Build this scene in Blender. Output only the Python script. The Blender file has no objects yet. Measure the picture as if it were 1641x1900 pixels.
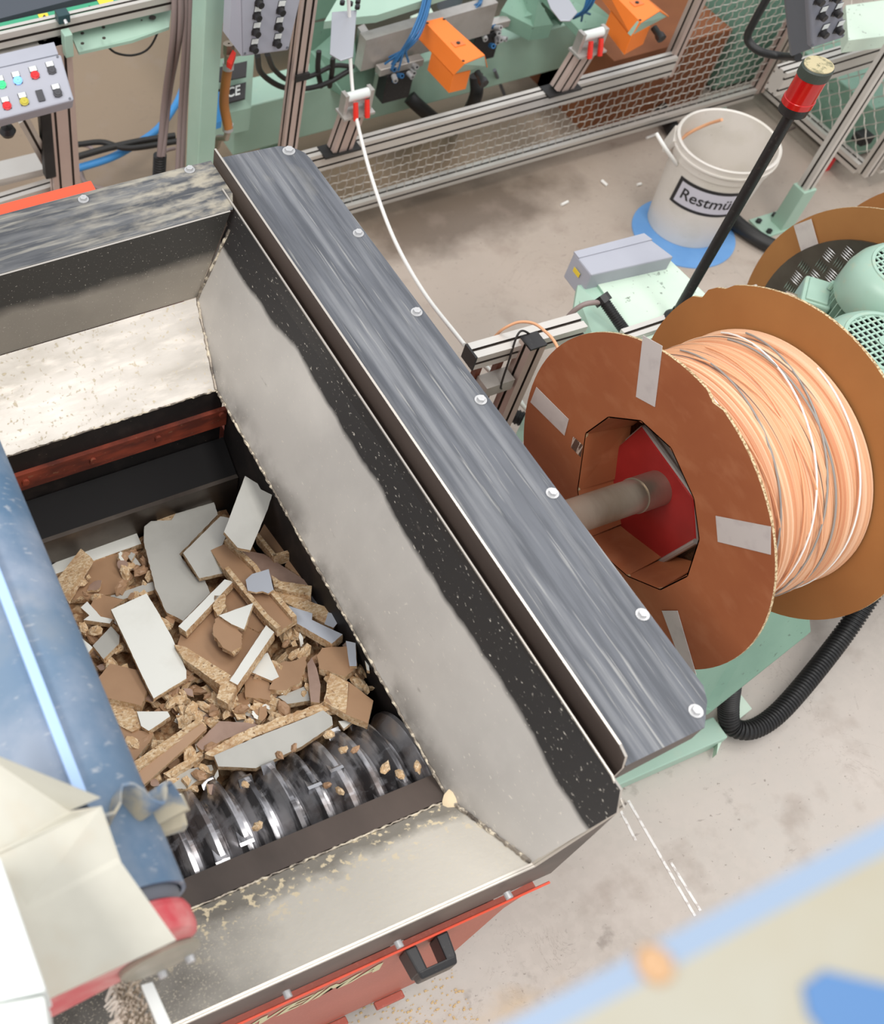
import bpy, bmesh, math, random
from mathutils import Vector, Matrix
from math import pi, sin, cos, sqrt
S = bpy.context.scene
COL = S.collection
random.seed(11)

# ------------------------------------------------------------------ camera
RES = (1641, 1900)
FPX, PPX, PPY, HCAM = 2045.93, 297.2, 965.5, 3.1
W = ((0.92412048, -0.38193668, 0.01121213),     # image right
     (-0.3142406, -0.77636443, -0.54636171),    # image down
     (0.21738027, 0.50138074, -0.83747428))     # forward
cd = bpy.data.cameras.new('camera'); cam = bpy.data.objects.new('camera', cd); COL.objects.link(cam)
m = Matrix.Identity(4)
for r in range(3):
    m[r][0] = W[0][r]; m[r][1] = -W[1][r]; m[r][2] = -W[2][r]
m[2][3] = HCAM
cam.matrix_world = m
cd.sensor_fit = 'VERTICAL'; cd.sensor_height = 36.0
cd.lens = FPX / 1900 * 36
cd.shift_x = (820.5 - PPX) / 1900
cd.shift_y = (PPY - 950) / 1900
cd.clip_start = 0.05; cd.clip_end = 60
cd.dof.use_dof = True; cd.dof.focus_distance = 2.55; cd.dof.aperture_fstop = 3.7
S.camera = cam

# ------------------------------------------------------------------ light
S.view_settings.view_transform = 'Standard'; S.view_settings.look = 'None'
S.view_settings.gamma = 1; S.view_settings.use_curve_mapping = False
S.view_settings.exposure = 0.40
wd = bpy.data.worlds.new('hall'); S.world = wd; wd.use_nodes = True
bg = wd.node_tree.nodes['Background']; bg.inputs[0].default_value = (0.93, 0.95, 1, 1); bg.inputs[1].default_value = 0.66

def hall_and_fill_lamp(x, y, z, sx, sy, power, rx=0, ry=0):
    l = bpy.data.lights.new('hall_and_fill_lamp', 'AREA'); l.shape = 'RECTANGLE'; l.size = sx; l.size_y = sy
    l.energy = power; l.color = (1, 0.97, 0.93)
    o = bpy.data.objects.new('hall_and_fill_lamp', l); COL.objects.link(o); o.location = (x, y, z); o.rotation_euler = (rx, ry, 0)
hall_and_fill_lamp(1.4, -0.6, 10, 1.8, 4.5, 190)
hall_and_fill_lamp(1.5, -5.0, 10, 1.8, 3.5, 170)
hall_and_fill_lamp(-5.0, 1.0, 8, 1.8, 6, 330, 0, -.55)  # unseen fill lamp added on the left to brighten the right hopper plate
hall_and_fill_lamp(6.0, 3.0, 10, 1.8, 5, 170)

# ------------------------------------------------------------------ helpers
def ray(px, py):
    a, b = (px - PPX) / FPX, (py - PPY) / FPX
    return Vector([W[0][i] * a + W[1][i] * b + W[2][i] for i in range(3)])
def P(px, py, z=None, X=None, Y=None):
    d = ray(px, py)
    t = (z - HCAM) / d.z if z is not None else (X / d.x if X is not None else Y / d.y)
    return Vector((d.x * t, d.y * t, HCAM + d.z * t))
def PPl(px, py, a, bx, by):                      # onto the plane z = a + bx*x + by*y
    d = ray(px, py); t = (a - HCAM) / (d.z - bx * d.x - by * d.y)
    return Vector((d.x * t, d.y * t, HCAM + d.z * t))
def lin(c):
    return tuple(((v / 255) / 12.92 if v / 255 <= .04045 else ((v / 255 + .055) / 1.055) ** 2.4) for v in c) + (1,)
V = Vector

class Mt:
    """small layered procedural material"""
    def __init__(s, name, c, rough=.5, metal=0, spec=.5):
        s.m = bpy.data.materials.new(name); s.m.use_nodes = True; s.nt = s.m.node_tree
        s.b = s.nt.nodes['Principled BSDF']
        s.b.inputs['Roughness'].default_value = rough; s.b.inputs['Metallic'].default_value = metal
        s.b.inputs['Specular IOR Level'].default_value = spec
        s.b.inputs['Base Color'].default_value = lin(c); s.c = lin(c); s.r = rough; s.me = metal
        s.tc = None
    def n(s, t, **k):
        x = s.nt.nodes.new(t)
        for a, v in k.items(): setattr(x, a, v)
        return x
    def l(s, a, b): s.nt.links.new(a, b)
    def coord(s, stretch=(1, 1, 1), rot=(0, 0, 0)):
        if not s.tc: s.tc = s.n('ShaderNodeTexCoord')
        mp = s.n('ShaderNodeMapping'); mp.inputs['Scale'].default_value = stretch; mp.inputs['Rotation'].default_value = rot
        s.l(s.tc.outputs['Object'], mp.inputs[0]); return mp.outputs[0]
    def noise(s, scale, detail=5, stretch=(1, 1, 1), rough=.55, dist=0, rot=(0, 0, 0)):
        t = s.n('ShaderNodeTexNoise'); t.inputs['Scale'].default_value = scale; t.inputs['Detail'].default_value = detail
        t.inputs['Roughness'].default_value = rough; t.inputs['Distortion'].default_value = dist
        s.l(s.coord(stretch, rot), t.inputs['Vector']); return t.outputs['Fac']
    def voro(s, scale, stretch=(1, 1, 1)):
        t = s.n('ShaderNodeTexVoronoi'); t.inputs['Scale'].default_value = scale
        s.l(s.coord(stretch), t.inputs['Vector']); return t
    def rng(s, v, lo, hi, a=0, b=1):
        t = s.n('ShaderNodeMapRange'); t.inputs[1].default_value = lo; t.inputs[2].default_value = hi
        t.inputs[3].default_value = a; t.inputs[4].default_value = b; s.l(v, t.inputs[0]); return t.outputs[0]
    def math(s, op, a, b=0):
        t = s.n('ShaderNodeMath', operation=op)
        for i, v in enumerate((a, b)):
            if isinstance(v, (int, float)): t.inputs[i].default_value = v
            else: s.l(v, t.inputs[i])
        return t.outputs[0]
    def axis(s, ax):
        if not s.tc: s.tc = s.n('ShaderNodeTexCoord')
        x = s.n('ShaderNodeSeparateXYZ'); s.l(s.tc.outputs['Object'], x.inputs[0]); return x.outputs[ax]
    def mix(s, fac, c2, rough=None, metal=None):
        t = s.n('ShaderNodeMix', data_type='RGBA'); s.l(fac, t.inputs[0])
        if isinstance(s.c, tuple): t.inputs[6].default_value = s.c
        else: s.l(s.c, t.inputs[6])
        t.inputs[7].default_value = lin(c2)
        s.c = t.outputs[2]; s.l(s.c, s.b.inputs['Base Color'])
        for key, val, attr in (('Roughness', rough, 'r'), ('Metallic', metal, 'me')):
            if val is None: continue
            t = s.n('ShaderNodeMix', data_type='FLOAT'); s.l(fac, t.inputs[0]); cur = getattr(s, attr)
            if isinstance(cur, (int, float)): t.inputs[2].default_value = cur
            else: s.l(cur, t.inputs[2])
            t.inputs[3].default_value = val; setattr(s, attr, t.outputs[0]); s.l(t.outputs[0], s.b.inputs[key])
        return s
    def mottle(s, c2, scale, lo=.4, hi=.65, stretch=(1, 1, 1), amt=1, rough=None, metal=None, detail=5, rot=(0, 0, 0)):
        return s.mix(s.rng(s.noise(scale, detail, stretch, rot=rot), lo, hi, 0, amt), c2, rough, metal)
    def bump(s, scale, strength=.3, dist=.002, stretch=(1, 1, 1), detail=4):
        b = s.n('ShaderNodeBump'); b.inputs['Strength'].default_value = strength; b.inputs['Distance'].default_value = dist
        s.l(s.noise(scale, detail, stretch), b.inputs['Height']); s.l(b.outputs[0], s.b.inputs['Normal']); return s

class G:
    def __init__(s): s.v = []; s.f = []; s.m = []
    def add(s, vs, fs, mi=0):
        o = len(s.v); s.v += [V(v) for v in vs]
        for k, f in enumerate(fs):
            s.f.append([o + i for i in f]); s.m.append(mi[k] if isinstance(mi, (list, tuple)) else mi)
        return s
    def box(s, a, b, mi=0, M=None):
        a, b = V(a), V(b)
        vs = [V((x, y, z)) for z in (a.z, b.z) for y in (a.y, b.y) for x in (a.x, b.x)]
        if M: vs = [M @ v for v in vs]
        return s.add(vs, [(0, 2, 3, 1), (4, 5, 7, 6), (0, 1, 5, 4), (2, 6, 7, 3), (0, 4, 6, 2), (1, 3, 7, 5)], mi)
    def prism(s, poly, t, mtop=0, mside=None, mbot=None):      # polygon extruded by vector t; poly is the top
        n = len(poly); t = V(t); p = [V(q) for q in poly]
        ms = mtop if mside is None else mside; mb = mtop if mbot is None else mbot
        s.add(p + [q + t for q in p], [tuple(range(n))] + [tuple(reversed(range(n, 2 * n)))] +
              [(i, n + i, n + (i + 1) % n, (i + 1) % n) for i in range(n)], [mtop, mb] + [ms] * n)
        return s
    def frame(s, d):
        d = V(d).normalized(); u = V((0, 0, 1)) if abs(d.z) < .9 else V((1, 0, 0))
        a = d.cross(u).normalized(); return a, d.cross(a).normalized()
    def tube(s, path, r, n=8, mi=0, cap=True):
        path = [V(p) for p in path]; k = len(path); vs = []; ref = None
        for i, p in enumerate(path):
            d = (path[min(i + 1, k - 1)] - path[max(i - 1, 0)]).normalized()
            if ref is None: a, b = s.frame(d)
            else:
                a = ref - d * ref.dot(d); a.normalize(); b = d.cross(a)
            ref = a; rr = r[i] if isinstance(r, (list, tuple)) else r
            vs += [p + (a * cos(2 * pi * j / n) + b * sin(2 * pi * j / n)) * rr for j in range(n)]
        fs = [(i * n + j, i * n + (j + 1) % n, (i + 1) * n + (j + 1) % n, (i + 1) * n + j) for i in range(k - 1) for j in range(n)]
        if cap: fs += [tuple(reversed(range(n))), tuple(range((k - 1) * n, k * n))]
        return s.add(vs, fs, mi)
    def lathe(s, c, ax, prof, n=32, mi=0, cap=False):          # prof: (dist along ax, radius)
        c = V(c); ax = V(ax).normalized(); a, b = s.frame(ax); vs = []
        for h, r in prof: vs += [c + ax * h + (a * cos(2 * pi * j / n) + b * sin(2 * pi * j / n)) * r for j in range(n)]
        k = len(prof)
        fs = [(i * n + j, i * n + (j + 1) % n, (i + 1) * n + (j + 1) % n, (i + 1) * n + j) for i in range(k - 1) for j in range(n)]
        if cap: fs += [tuple(reversed(range(n))), tuple(range((k - 1) * n, k * n))]
        return s.add(vs, fs, mi)
    def bolt(s, p, ax=(0, 0, 1), r=.011, h=.009):
        s.lathe(p, ax, [(0, r * 1.5), (.0025, r * 1.5), (.0025, .001)], 16, 0)
        s.lathe(p, ax, [(.0025, r), (h, r), (h, .0006)], 6, 0); return s
    def profile(s, p0, p1, w=.04, h=.04, up=(0, 0, 1), mi=0, dk=1):
        """slotted aluminium extrusion from p0 to p1; w across, h along up"""
        p0, p1 = V(p0), V(p1); d = (p1 - p0).normalized(); a = d.cross(V(up)).normalized(); b = a.cross(d).normalized()
        sl, dp = .0045, .007
        def side(L):
            n = max(1, round(L / .04)); pts = []
            for k in range(n):
                cc = -L / 2 + L * (k + .5) / n; pts += [(cc - sl, 0), (cc - sl, dp), (cc + sl, dp), (cc + sl, 0)]
            return pts
        poly = []
        poly.append((-w / 2, -h / 2)); poly += [(x, -h / 2 + q) for x, q in side(w)]
        poly.append((w / 2, -h / 2)); poly += [(w / 2 - q, y) for y, q in side(h)]
        poly.append((w / 2, h / 2)); poly += [(-x, h / 2 - q) for x, q in side(w)]
        poly.append((-w / 2, h / 2)); poly += [(-w / 2 + q, -y) for y, q in side(h)]
        n = len(poly); A = [p0 + a * x + b * y for x, y in poly]; B = [q + (p1 - p0) for q in A]
        eps = 1e-6; mis = []
        for i in range(n):
            (x0, y0), (x1, y1) = poly[i], poly[(i + 1) % n]
            inn = lambda x, y: abs(abs(x) - w / 2) > eps and abs(abs(y) - h / 2) > eps
            mis.append(dk if inn(x0, y0) or inn(x1, y1) else mi)
        s.add(A + B, [tuple(reversed(range(n))), tuple(range(n, 2 * n))] + [(i, (i + 1) % n, n + (i + 1) % n, n + i) for i in range(n)],
              [mi, mi] + mis)
        return s
    def build(s, name, mats, parent=None, smooth=False, bevel=0, org=None, sub=0):
        if not isinstance(mats, (list, tuple)): mats = [mats]
        if parent is not None: o0 = WL[parent.name]
        elif org is not None: o0 = V(org)
        else:
            mn = [min(v[i] for v in s.v) for i in range(3)]; mx = [max(v[i] for v in s.v) for i in range(3)]
            o0 = V(((mn[0] + mx[0]) / 2, (mn[1] + mx[1]) / 2, mn[2]))
        me = bpy.data.meshes.new(name); me.from_pydata([v - o0 for v in s.v], [], s.f)
        for mt in mats: me.materials.append(mt.m if isinstance(mt, Mt) else mt)
        me.polygons.foreach_set('material_index', s.m)
        bm = bmesh.new(); bm.from_mesh(me); bmesh.ops.recalc_face_normals(bm, faces=bm.faces); bm.to_mesh(me); bm.free()
        if smooth:
            me.polygons.foreach_set('use_smooth', [True] * len(me.polygons))
            me.set_sharp_from_angle(angle=.7)
        o = bpy.data.objects.new(name, me); COL.objects.link(o)
        if parent is not None: o.parent = parent; WL[o.name] = o0
        else: o.location = o0; WL[o.name] = o0
        if bevel:
            b = o.modifiers.new('bevel', 'BEVEL'); b.width = bevel; b.segments = 2; b.limit_method = 'ANGLE'
        return o
WL = {}
def tag(o, label=None, cat=None, group=None, kind=None):
    if label: o['label'] = label
    if cat: o['category'] = cat
    if group: o['group'] = group
    if kind: o['kind'] = kind
    return o
def root(name, loc, label, cat, group=None):
    o = bpy.data.objects.new(name, None); o.empty_display_size = .1; COL.objects.link(o); o.location = loc
    WL[o.name] = V(loc); return tag(o, label, cat, group)
def copy_tree(o, loc, label=None, par=None):
    c = o.copy(); COL.objects.link(c)
    if par is None: c.location = loc
    else: c.parent = par
    if label: c['label'] = label
    for ch in list(o.children): copy_tree(ch, None, None, c)
    return c
def text_mesh(txt, size, bold=0.0, shear=0.0, sx=1.0):
    cu = bpy.data.curves.new('t', 'FONT'); cu.body = txt; cu.size = size; cu.offset = bold; cu.shear = shear
    cu.align_x = 'CENTER'; cu.align_y = 'CENTER'; cu.resolution_u = 3
    o = bpy.data.objects.new('t', cu); COL.objects.link(o); bpy.context.view_layer.update()
    me = bpy.data.meshes.new_from_object(o.evaluated_get(bpy.context.evaluated_depsgraph_get()))
    g = G(); g.add([(v.co.x * sx, v.co.y, 0) for v in me.vertices], [tuple(p.vertices) for p in me.polygons])
    bpy.data.objects.remove(o); bpy.data.curves.remove(cu); bpy.data.meshes.remove(me)
    return g
def curve(pts, n=10):                              # Catmull-Rom through the points
    pts = [V(p) for p in pts]; q = [2 * pts[0] - pts[1]] + pts + [2 * pts[-1] - pts[-2]]; out = []
    for i in range(1, len(q) - 2):
        for k in range(n):
            t = k / n
            out.append(.5 * (2 * q[i] + (q[i + 1] - q[i - 1]) * t + (2 * q[i - 1] - 5 * q[i] + 4 * q[i + 1] - q[i + 2]) * t * t
                             + (3 * q[i] - q[i - 1] - 3 * q[i + 1] + q[i + 2]) * t ** 3))
    return out + [pts[-1]]
def hose(name, pts, r, mt, label, cat, ribs=0, parent=None, group=None):
    g = G(); p = curve(pts, 10)
    if ribs:
        L = sum((p[i + 1] - p[i]).length for i in range(len(p) - 1)); k = int(L / ribs) * 4
        # resample evenly
        out = []; seg = L / k; acc = 0; i = 0; cur = p[0]; out.append(cur)
        for _ in range(k):
            need = seg
            while i < len(p) - 1 and (p[i + 1] - cur).length < need:
                need -= (p[i + 1] - cur).length; cur = p[i + 1]; i += 1
            if i >= len(p) - 1: break
            cur = cur + (p[i + 1] - cur).normalized() * need; out.append(cur)
        rr = [r if j % 4 < 2 else r * .86 for j in range(len(out))]
        g.tube(out, rr, 14)
    else: g.tube(p, r, 10)
    o = g.build(name, mt, parent, smooth=True)
    if parent is None: tag(o, label, cat, group)
    return o

# ------------------------------------------------------------------ materials
m_floor = Mt('concrete', (192, 184, 175), .55)
m_floor.mottle((172, 160, 149), 1.1, .42, .62, amt=.7).mottle((206, 196, 187), 2.2, .5, .68, amt=.7).mottle((196, 186, 176), 30, .45, .6, amt=.4)
m_floor.mottle((118, 106, 97), 9, .64, .72, (1, 1, 1), .5).mottle((110, 98, 90), 45, .70, .76, (1, 1, 1), .6)
def stain(mt, cx, cy, rx, ry, c, amt, nz=.35):
    dx = mt.math('DIVIDE', mt.math('SUBTRACT', mt.axis(0), cx), rx); dy = mt.math('DIVIDE', mt.math('SUBTRACT', mt.axis(1), cy), ry)
    r = mt.math('SQRT', mt.math('ADD', mt.math('MULTIPLY', dx, dx), mt.math('MULTIPLY', dy, dy)))
    r = mt.math('ADD', r, mt.math('MULTIPLY', mt.math('SUBTRACT', mt.noise(7, 6), .5), nz * 4))
    mt.mix(mt.rng(r, 1.1, .5, 0, amt), c)
# dusty brown zone under the machines beyond the fence
yb = m_floor.math('ADD', m_floor.axis(1), m_floor.math('MULTIPLY', m_floor.noise(2.5, 4), .25))
xb = m_floor.rng(m_floor.axis(0), 3.6, 2.6)
m_floor.mix(m_floor.math('MULTIPLY', m_floor.rng(yb, 2.75, 3.15), m_floor.math('MULTIPLY', xb, .9)), (120, 94, 54), .4)

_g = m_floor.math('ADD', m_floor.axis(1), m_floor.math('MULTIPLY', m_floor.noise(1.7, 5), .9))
m_floor.mix(m_floor.rng(_g, 1.7, 2.7, 0, .55), (158, 140, 124))  # painted light falloff: floor colour gets darker and browner towards the back
_n = m_floor.noise(3.2, 8, (1, 1, 1), .65, 1.2)
m_floor.mix(m_floor.math('MULTIPLY', m_floor.rng(m_floor.math('ABSOLUTE', m_floor.math('SUBTRACT', _n, .5)), .0035, .001, 0, .38), m_floor.rng(m_floor.noise(1.4, 3), .5, .58)), (120, 104, 94))
m_floor.mottle((116, 104, 98), 22, .66, .72, (1, 3, 1), .45, rot=(0, 0, .5))
stain(m_floor, 3.0, .1, .35, .25, (128, 116, 110), .5)
stain(m_floor, 1.05, .02, .25, .12, (196, 166, 122), .55)
_p = P(830, 400, z=0); stain(m_floor, _p.x, _p.y, .62, .22, (96, 82, 70), .75, .3)
m_floor.mottle((112, 98, 88), 75, .66, .71, amt=.65).mottle((150, 134, 122), 6, .56, .72, amt=.5)
m_floor.bump(60, .12, .002)
m_mill = None
def plate(name, ax, edge, width, c_dark=(56, 54, 53), c_pale=(200, 195, 188), wob=.07, flip=False, metal=.2, rough=.42, dust=.0):
    """hot-rolled steel: dark reflection painted along the top, paler grey below a wavy edge"""
    t = Mt(name, c_pale, rough, metal)
    t.mottle(tuple(int(v * .9) for v in c_pale), 4, .42, .66, amt=.6).mottle(tuple(min(255, int(v * 1.1)) for v in c_pale), 3, .5, .7, amt=.6)
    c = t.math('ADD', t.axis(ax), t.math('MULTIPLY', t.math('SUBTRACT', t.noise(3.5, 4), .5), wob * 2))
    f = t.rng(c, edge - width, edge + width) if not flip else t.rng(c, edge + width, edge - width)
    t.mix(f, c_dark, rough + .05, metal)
    t.mix(t.math('MULTIPLY', t.rng(t.axis(2), 1.07, 1.0, 0, .8), t.rng(t.noise(9, 6), .38, .6)), (104, 98, 92))
    t.mottle((222, 214, 200), 210, .64, .71, (1, .4, 1), .7, rough=.8, metal=0).mottle((124, 116, 108), 60, .70, .76, (1, .3, 1), .4)
    if dust: t.mottle((208, 190, 158), 14, .5 - dust * .1, .62, amt=dust, rough=.9, metal=0, detail=9)
    t.bump(90, .08, .001); return t
m_refl_r = plate('reflection_band_plate', 2, 1.262, .006, wob=.035)  # dark upper band is a reflection of the surroundings put into the colour
m_refl_f = plate('reflection_band_back_plate', 2, 1.235, .02, (72, 70, 66), (166, 158, 146), .06)
m_bright = Mt('polished_sloping_plate', (186, 180, 172), .38, .35)
m_bright.mottle((150, 143, 132), 4, .45, .7, (1, 3, 1), .7).mottle((214, 206, 196), 9, .5, .66, (1, 4, 1), .5)
m_bright.mottle((212, 198, 168), 90, .6, .7, amt=.8, rough=.9, metal=0)
m_dusty = Mt('dusted_steel_plate', (122, 117, 110), .5, .2)
m_dusty.mottle((84, 79, 73), 6, .45, .62, amt=.7)
m_dusty.mix(m_dusty.rng(m_dusty.math('ADD', m_dusty.axis(0), m_dusty.math('MULTIPLY', m_dusty.noise(5, 7), .5)), .06, .36, 0, .85), (208, 202, 190), .8, .05)
m_dusty.mottle((204, 194, 174), 240, .56, .66, amt=.6, rough=.9, metal=0)
_y = m_dusty.math('ADD', m_dusty.axis(1), m_dusty.math('MULTIPLY', m_dusty.noise(9, 5), .10))
m_dusty.mix(m_dusty.rng(_y, -.56, -.53, 0, .75), (104, 98, 88), .6, .2)
m_dusty.mix(m_dusty.math('MULTIPLY', m_dusty.rng(m_dusty.noise(60, 9), .56, .62), m_dusty.rng(_y, -.60, -.55)), (216, 200, 168), .9, 0)
m_dusty.bump(80, .3, .003)
m_black = Mt('black_steel', (30, 27, 27), .6, .2); m_black.mottle((62, 52, 48), 14, .5, .75, (1, 1, 1), .7).mottle((190, 180, 160), 160, .72, .77, amt=.7, rough=.9, metal=0)
m_dark = Mt('brown_black_steel', (98, 86, 79), .5, .2); m_dark.mottle((72, 64, 59), 5, .4, .65, (1, .2, 1), .8)
m_edge = Mt('bare_cut_edge', (205, 198, 188), .35, .7)
m_weld = Mt('weld_bead', (150, 140, 128), .45, .6); m_weld.mottle((226, 214, 190), 60, .48, .6, amt=.9, rough=.8, metal=0).mottle((70, 62, 58), 35, .55, .65, amt=.8)
m_cover = Mt('rubbed_grey_cover', (100, 103, 109), .5, .2)
m_cover.mottle((74, 77, 83), 70, .44, .60, (1, .05, 1), .75).mottle((134, 136, 139), 46, .5, .66, (1, .04, 1), .7).mottle((72, 74, 80), 3, .48, .7, (2, .7, 1), .5)
m_cover.mottle((176, 175, 170), 150, .60, .70, (1, .03, 1), .55).mottle((178, 172, 154), 3.2, .64, .78, (2, .8, 1), .3, rough=.85, metal=0, detail=9)
m_flange = Mt('dusty_black_flange', (74, 76, 80), .5, .2)
m_flange.mottle((116, 117, 118), 34, .44, .62, (.10, 1, 1), .7, rot=(0, 0, .12)).mottle((168, 164, 152), 60, .50, .66, (.10, 1, 1), .6, rough=.85, metal=0, rot=(0, 0, -.2))
_u = m_flange.rng(m_flange.math('ADD', m_flange.axis(0), m_flange.math('MULTIPLY', m_flange.noise(5, 5), .5)), .45, .9)
m_flange.mix(m_flange.math('MULTIPLY', _u, m_flange.rng(m_flange.noise(34, 9, (.5, 1, 1)), .44, .62, 0, .8)), (176, 168, 150), .9, 0)
m_zinc = Mt('zinc_bolt', (196, 196, 196), .42, .5)
m_rust = Mt('red_primer_bar', (150, 66, 44), .65, 0); m_rust.mottle((74, 34, 26), 8, .42, .62, (1, 1, 3), .8).mottle((160, 120, 90), 60, .62, .72, amt=.5)
m_red = Mt('red_brown_paint', (176, 88, 70), .45); m_red.mottle((160, 76, 60), 3, .4, .65, (1, 1, 1), .6).mottle((196, 116, 98), 140, .55, .7, amt=.4)
m_redbright = Mt('bright_red_paint', (238, 84, 52), .35)
m_cream_ink = Mt('cream_ink', (208, 202, 158), .5)
m_blackpl = Mt('black_plastic', (34, 33, 34), .4); m_blackpl.mottle((70, 66, 62), 120, .6, .72, amt=.6)
m_rub = Mt('black_rubber', (30, 30, 30), .5); m_rub.mottle((48, 47, 46), 8, .45, .65, amt=.6)
m_rotor = Mt('rotor_steel', (186, 184, 186), .22, .7); m_rotor.mottle((96, 82, 76), 9, .48, .62, (.5, 1, 1), .8, rough=.35).mottle((52, 50, 52), 40, .5, .58, (1, .12, .12), .8).mottle((190, 190, 194), 30, .55, .65, (.1, 1, 1), .6)
m_tooth = Mt('bright_insert', (190, 190, 192), .25, .95)
m_pb = Mt('particleboard', (206, 172, 130), .85); m_pb.mottle((234, 212, 178), 110, .46, .58, (1, 1.6, 1), .85).mottle((116, 80, 52), 130, .60, .67, amt=.85).mottle((168, 122, 82), 30, .45, .65, amt=.5)
m_pb.bump(260, .6, .003)
m_brown = Mt('brown_backing_film', (174, 138, 106), .5); m_brown.mottle((160, 124, 94), 8, .4, .65, amt=.6)
m_pink = Mt('pinkish_board_film', (170, 142, 126), .55); m_pink.mottle((138, 110, 96), 16, .4, .65, amt=.6)
m_white = Mt('white_laminate', (236, 236, 228), .32); m_white.mottle((222, 220, 210), 9, .5, .7, amt=.5)
m_greyw = Mt('grey_white_laminate', (188, 186, 178), .4); m_greyw.mottle((170, 168, 160), 7, .45, .65, amt=.6)
m_bluew = Mt('cool_grey_laminate', (186, 190, 198), .4)
m_cbd = Mt('cardboard_red_brown', (168, 98, 58), .75); m_cbd.mottle((152, 82, 46), 3, .4, .62, amt=.7).mottle((178, 112, 74), 12, .5, .68, (1, 1, 2), .5)
m_cbd2 = Mt('cardboard_ochre', (172, 118, 64), .75); m_cbd2.mottle((158, 104, 54), 3, .4, .62, amt=.7)
m_flute = Mt('cardboard_fluted_edge', (206, 186, 148), .85); m_flute.mottle((138, 104, 66), 220, .48, .55, amt=.9)
m_tape = Mt('pale_tape', (205, 196, 190), .35); m_tape.mottle((186, 176, 172), 26, .5, .7, (1, 1, 1), .6)
m_wire = Mt('peach_edging_strip', (222, 170, 130), .5)
m_wire.mix(m_wire.rng(m_wire.noise(75, 1, (1, .004, .004)), .5, .56, 0, .8), (238, 198, 164)).mix(m_wire.rng(m_wire.noise(130, 2, (1, .006, .006)), .56, .6, 0, .7), (200, 128, 88))
m_wire.mix(m_wire.rng(m_wire.noise(170, 1, (1, .007, .007)), .66, .68, 0, .9), (112, 96, 86))
m_peach = Mt('peach_strand', (228, 170, 128), .5); m_greystr = Mt('grey_strand', (150, 146, 140), .5); m_whstr = Mt('white_strand', (240, 238, 232), .45)
m_plred = Mt('crimson_plate', (176, 48, 46), .3, .1); m_plred.mottle((150, 36, 36), 6, .4, .65, amt=.7)
m_plside = Mt('bare_steel', (190, 186, 180), .35, .5); m_plside.mottle((150, 142, 132), 8, .45, .65, amt=.5)
m_shaft = Mt('turned_shaft_steel', (176, 164, 148), .28, .6); m_shaft.mottle((128, 112, 92), 8, .45, .65, (1, .3, .3), .8)
m_green = Mt('machine_green_paint', (168, 198, 180), .45); m_green.mottle((148, 182, 162), 3, .4, .65, amt=.5).mottle((176, 196, 176), 14, .58, .72, amt=.5)
m_greenl = Mt('pale_green_paint', (206, 224, 206), .45); m_greenl.mottle((72, 70, 62), 46, .64, .68, amt=.8).mottle((192, 214, 198), 5, .45, .65, amt=.5)
m_greend = Mt('deep_green_paint', (126, 162, 142), .5); m_greend.mottle((108, 144, 126), 5, .4, .65, amt=.6).mottle((60, 70, 62), 50, .66, .72, amt=.6)
m_greenrail = Mt('emerald_rail', (58, 158, 118), .4)
m_motor = Mt('sea_green_motor_paint', (160, 190, 173), .35); m_motor.mottle((144, 176, 158), 7, .45, .65, amt=.4).mottle((184, 186, 160), 24, .58, .72, amt=.5)
m_alu = Mt('anodised_aluminium', (214, 211, 204), .36, .4); m_alu.mottle((198, 190, 182), 2, .4, .6, amt=.6)
m_alup = Mt('aluminium_post_warm_reflection', (204, 184, 174), .36, .4); m_alup.mottle((184, 164, 154), 2, .4, .6, amt=.6)  # warm tint painted in for the pinkish-brown the posts reflect
m_slot = Mt('dark_slot', (70, 62, 56), .6, .3)
m_grey = Mt('grey_enamel', (170, 172, 182), .4); m_grey.mottle((156, 158, 168), 3, .45, .65, amt=.4)
m_greyd = Mt('slate_enamel', (104, 108, 116), .45)
m_orange = Mt('orange_powder_coat', (246, 128, 44), .4)
m_blue = Mt('blue_air_line', (50, 108, 158), .4)
m_bluepipe = Mt('bright_blue_pipe', (70, 148, 214), .4)
m_mat = Mt('blue_floor_mat', (110, 160, 214), .6); m_mat.mottle((84, 138, 196), 6, .4, .65, amt=.5)
m_bucket = Mt('white_bucket_plastic', (222, 216, 208), .38); m_bucket.mottle((206, 200, 186), 6, .45, .65, amt=.6).mottle((150, 140, 130), 30, .68, .76, amt=.4)
m_ink = Mt('black_ink', (38, 36, 38), .6); m_paper = Mt('label_paper', (206, 204, 214), .6)
m_redlamp = Mt('red_lens', (196, 22, 22), .18, 0, .8); m_redlamp.mottle((156, 10, 12), 30, .4, .6, (1, 1, .2), .6)
m_lampcap = Mt('dust_covered_cap', (188, 176, 140), .9); m_lampcap.mottle((110, 110, 84), 60, .5, .62, amt=.8)
m_mesh = Mt('galvanised_wire', (186, 180, 170), .45, .3)
m_chk = Mt('checker_plate', (104, 100, 92), .35, .8); m_chk.mottle((78, 72, 66), 4, .4, .65, amt=.8)
m_chkbar = Mt('checker_ridge', (214, 210, 204), .25, .9)
m_hosebr = Mt('amber_hose', (176, 116, 60), .4)
m_cable = Mt('grey_cable', (140, 124, 120), .5); m_cableb = Mt('black_cable', (40, 38, 36), .5)
m_box = Mt('brown_board_box', (132, 80, 48), .8); m_box.mottle((112, 64, 38), 5, .4, .65, amt=.6)
m_belt = Mt('blue_conveyor_belt', (100, 124, 148), .5)
m_belt.mottle((144, 154, 170), 7, .42, .62, (1, 1, 1), .8).mottle((66, 100, 130), 5, .56, .7, (1, 1, 1), .6).mottle((196, 196, 196), 40, .62, .72, (1, 3, 1), .5).mottle((176, 166, 150), 3, .55, .75, amt=.5)
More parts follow.
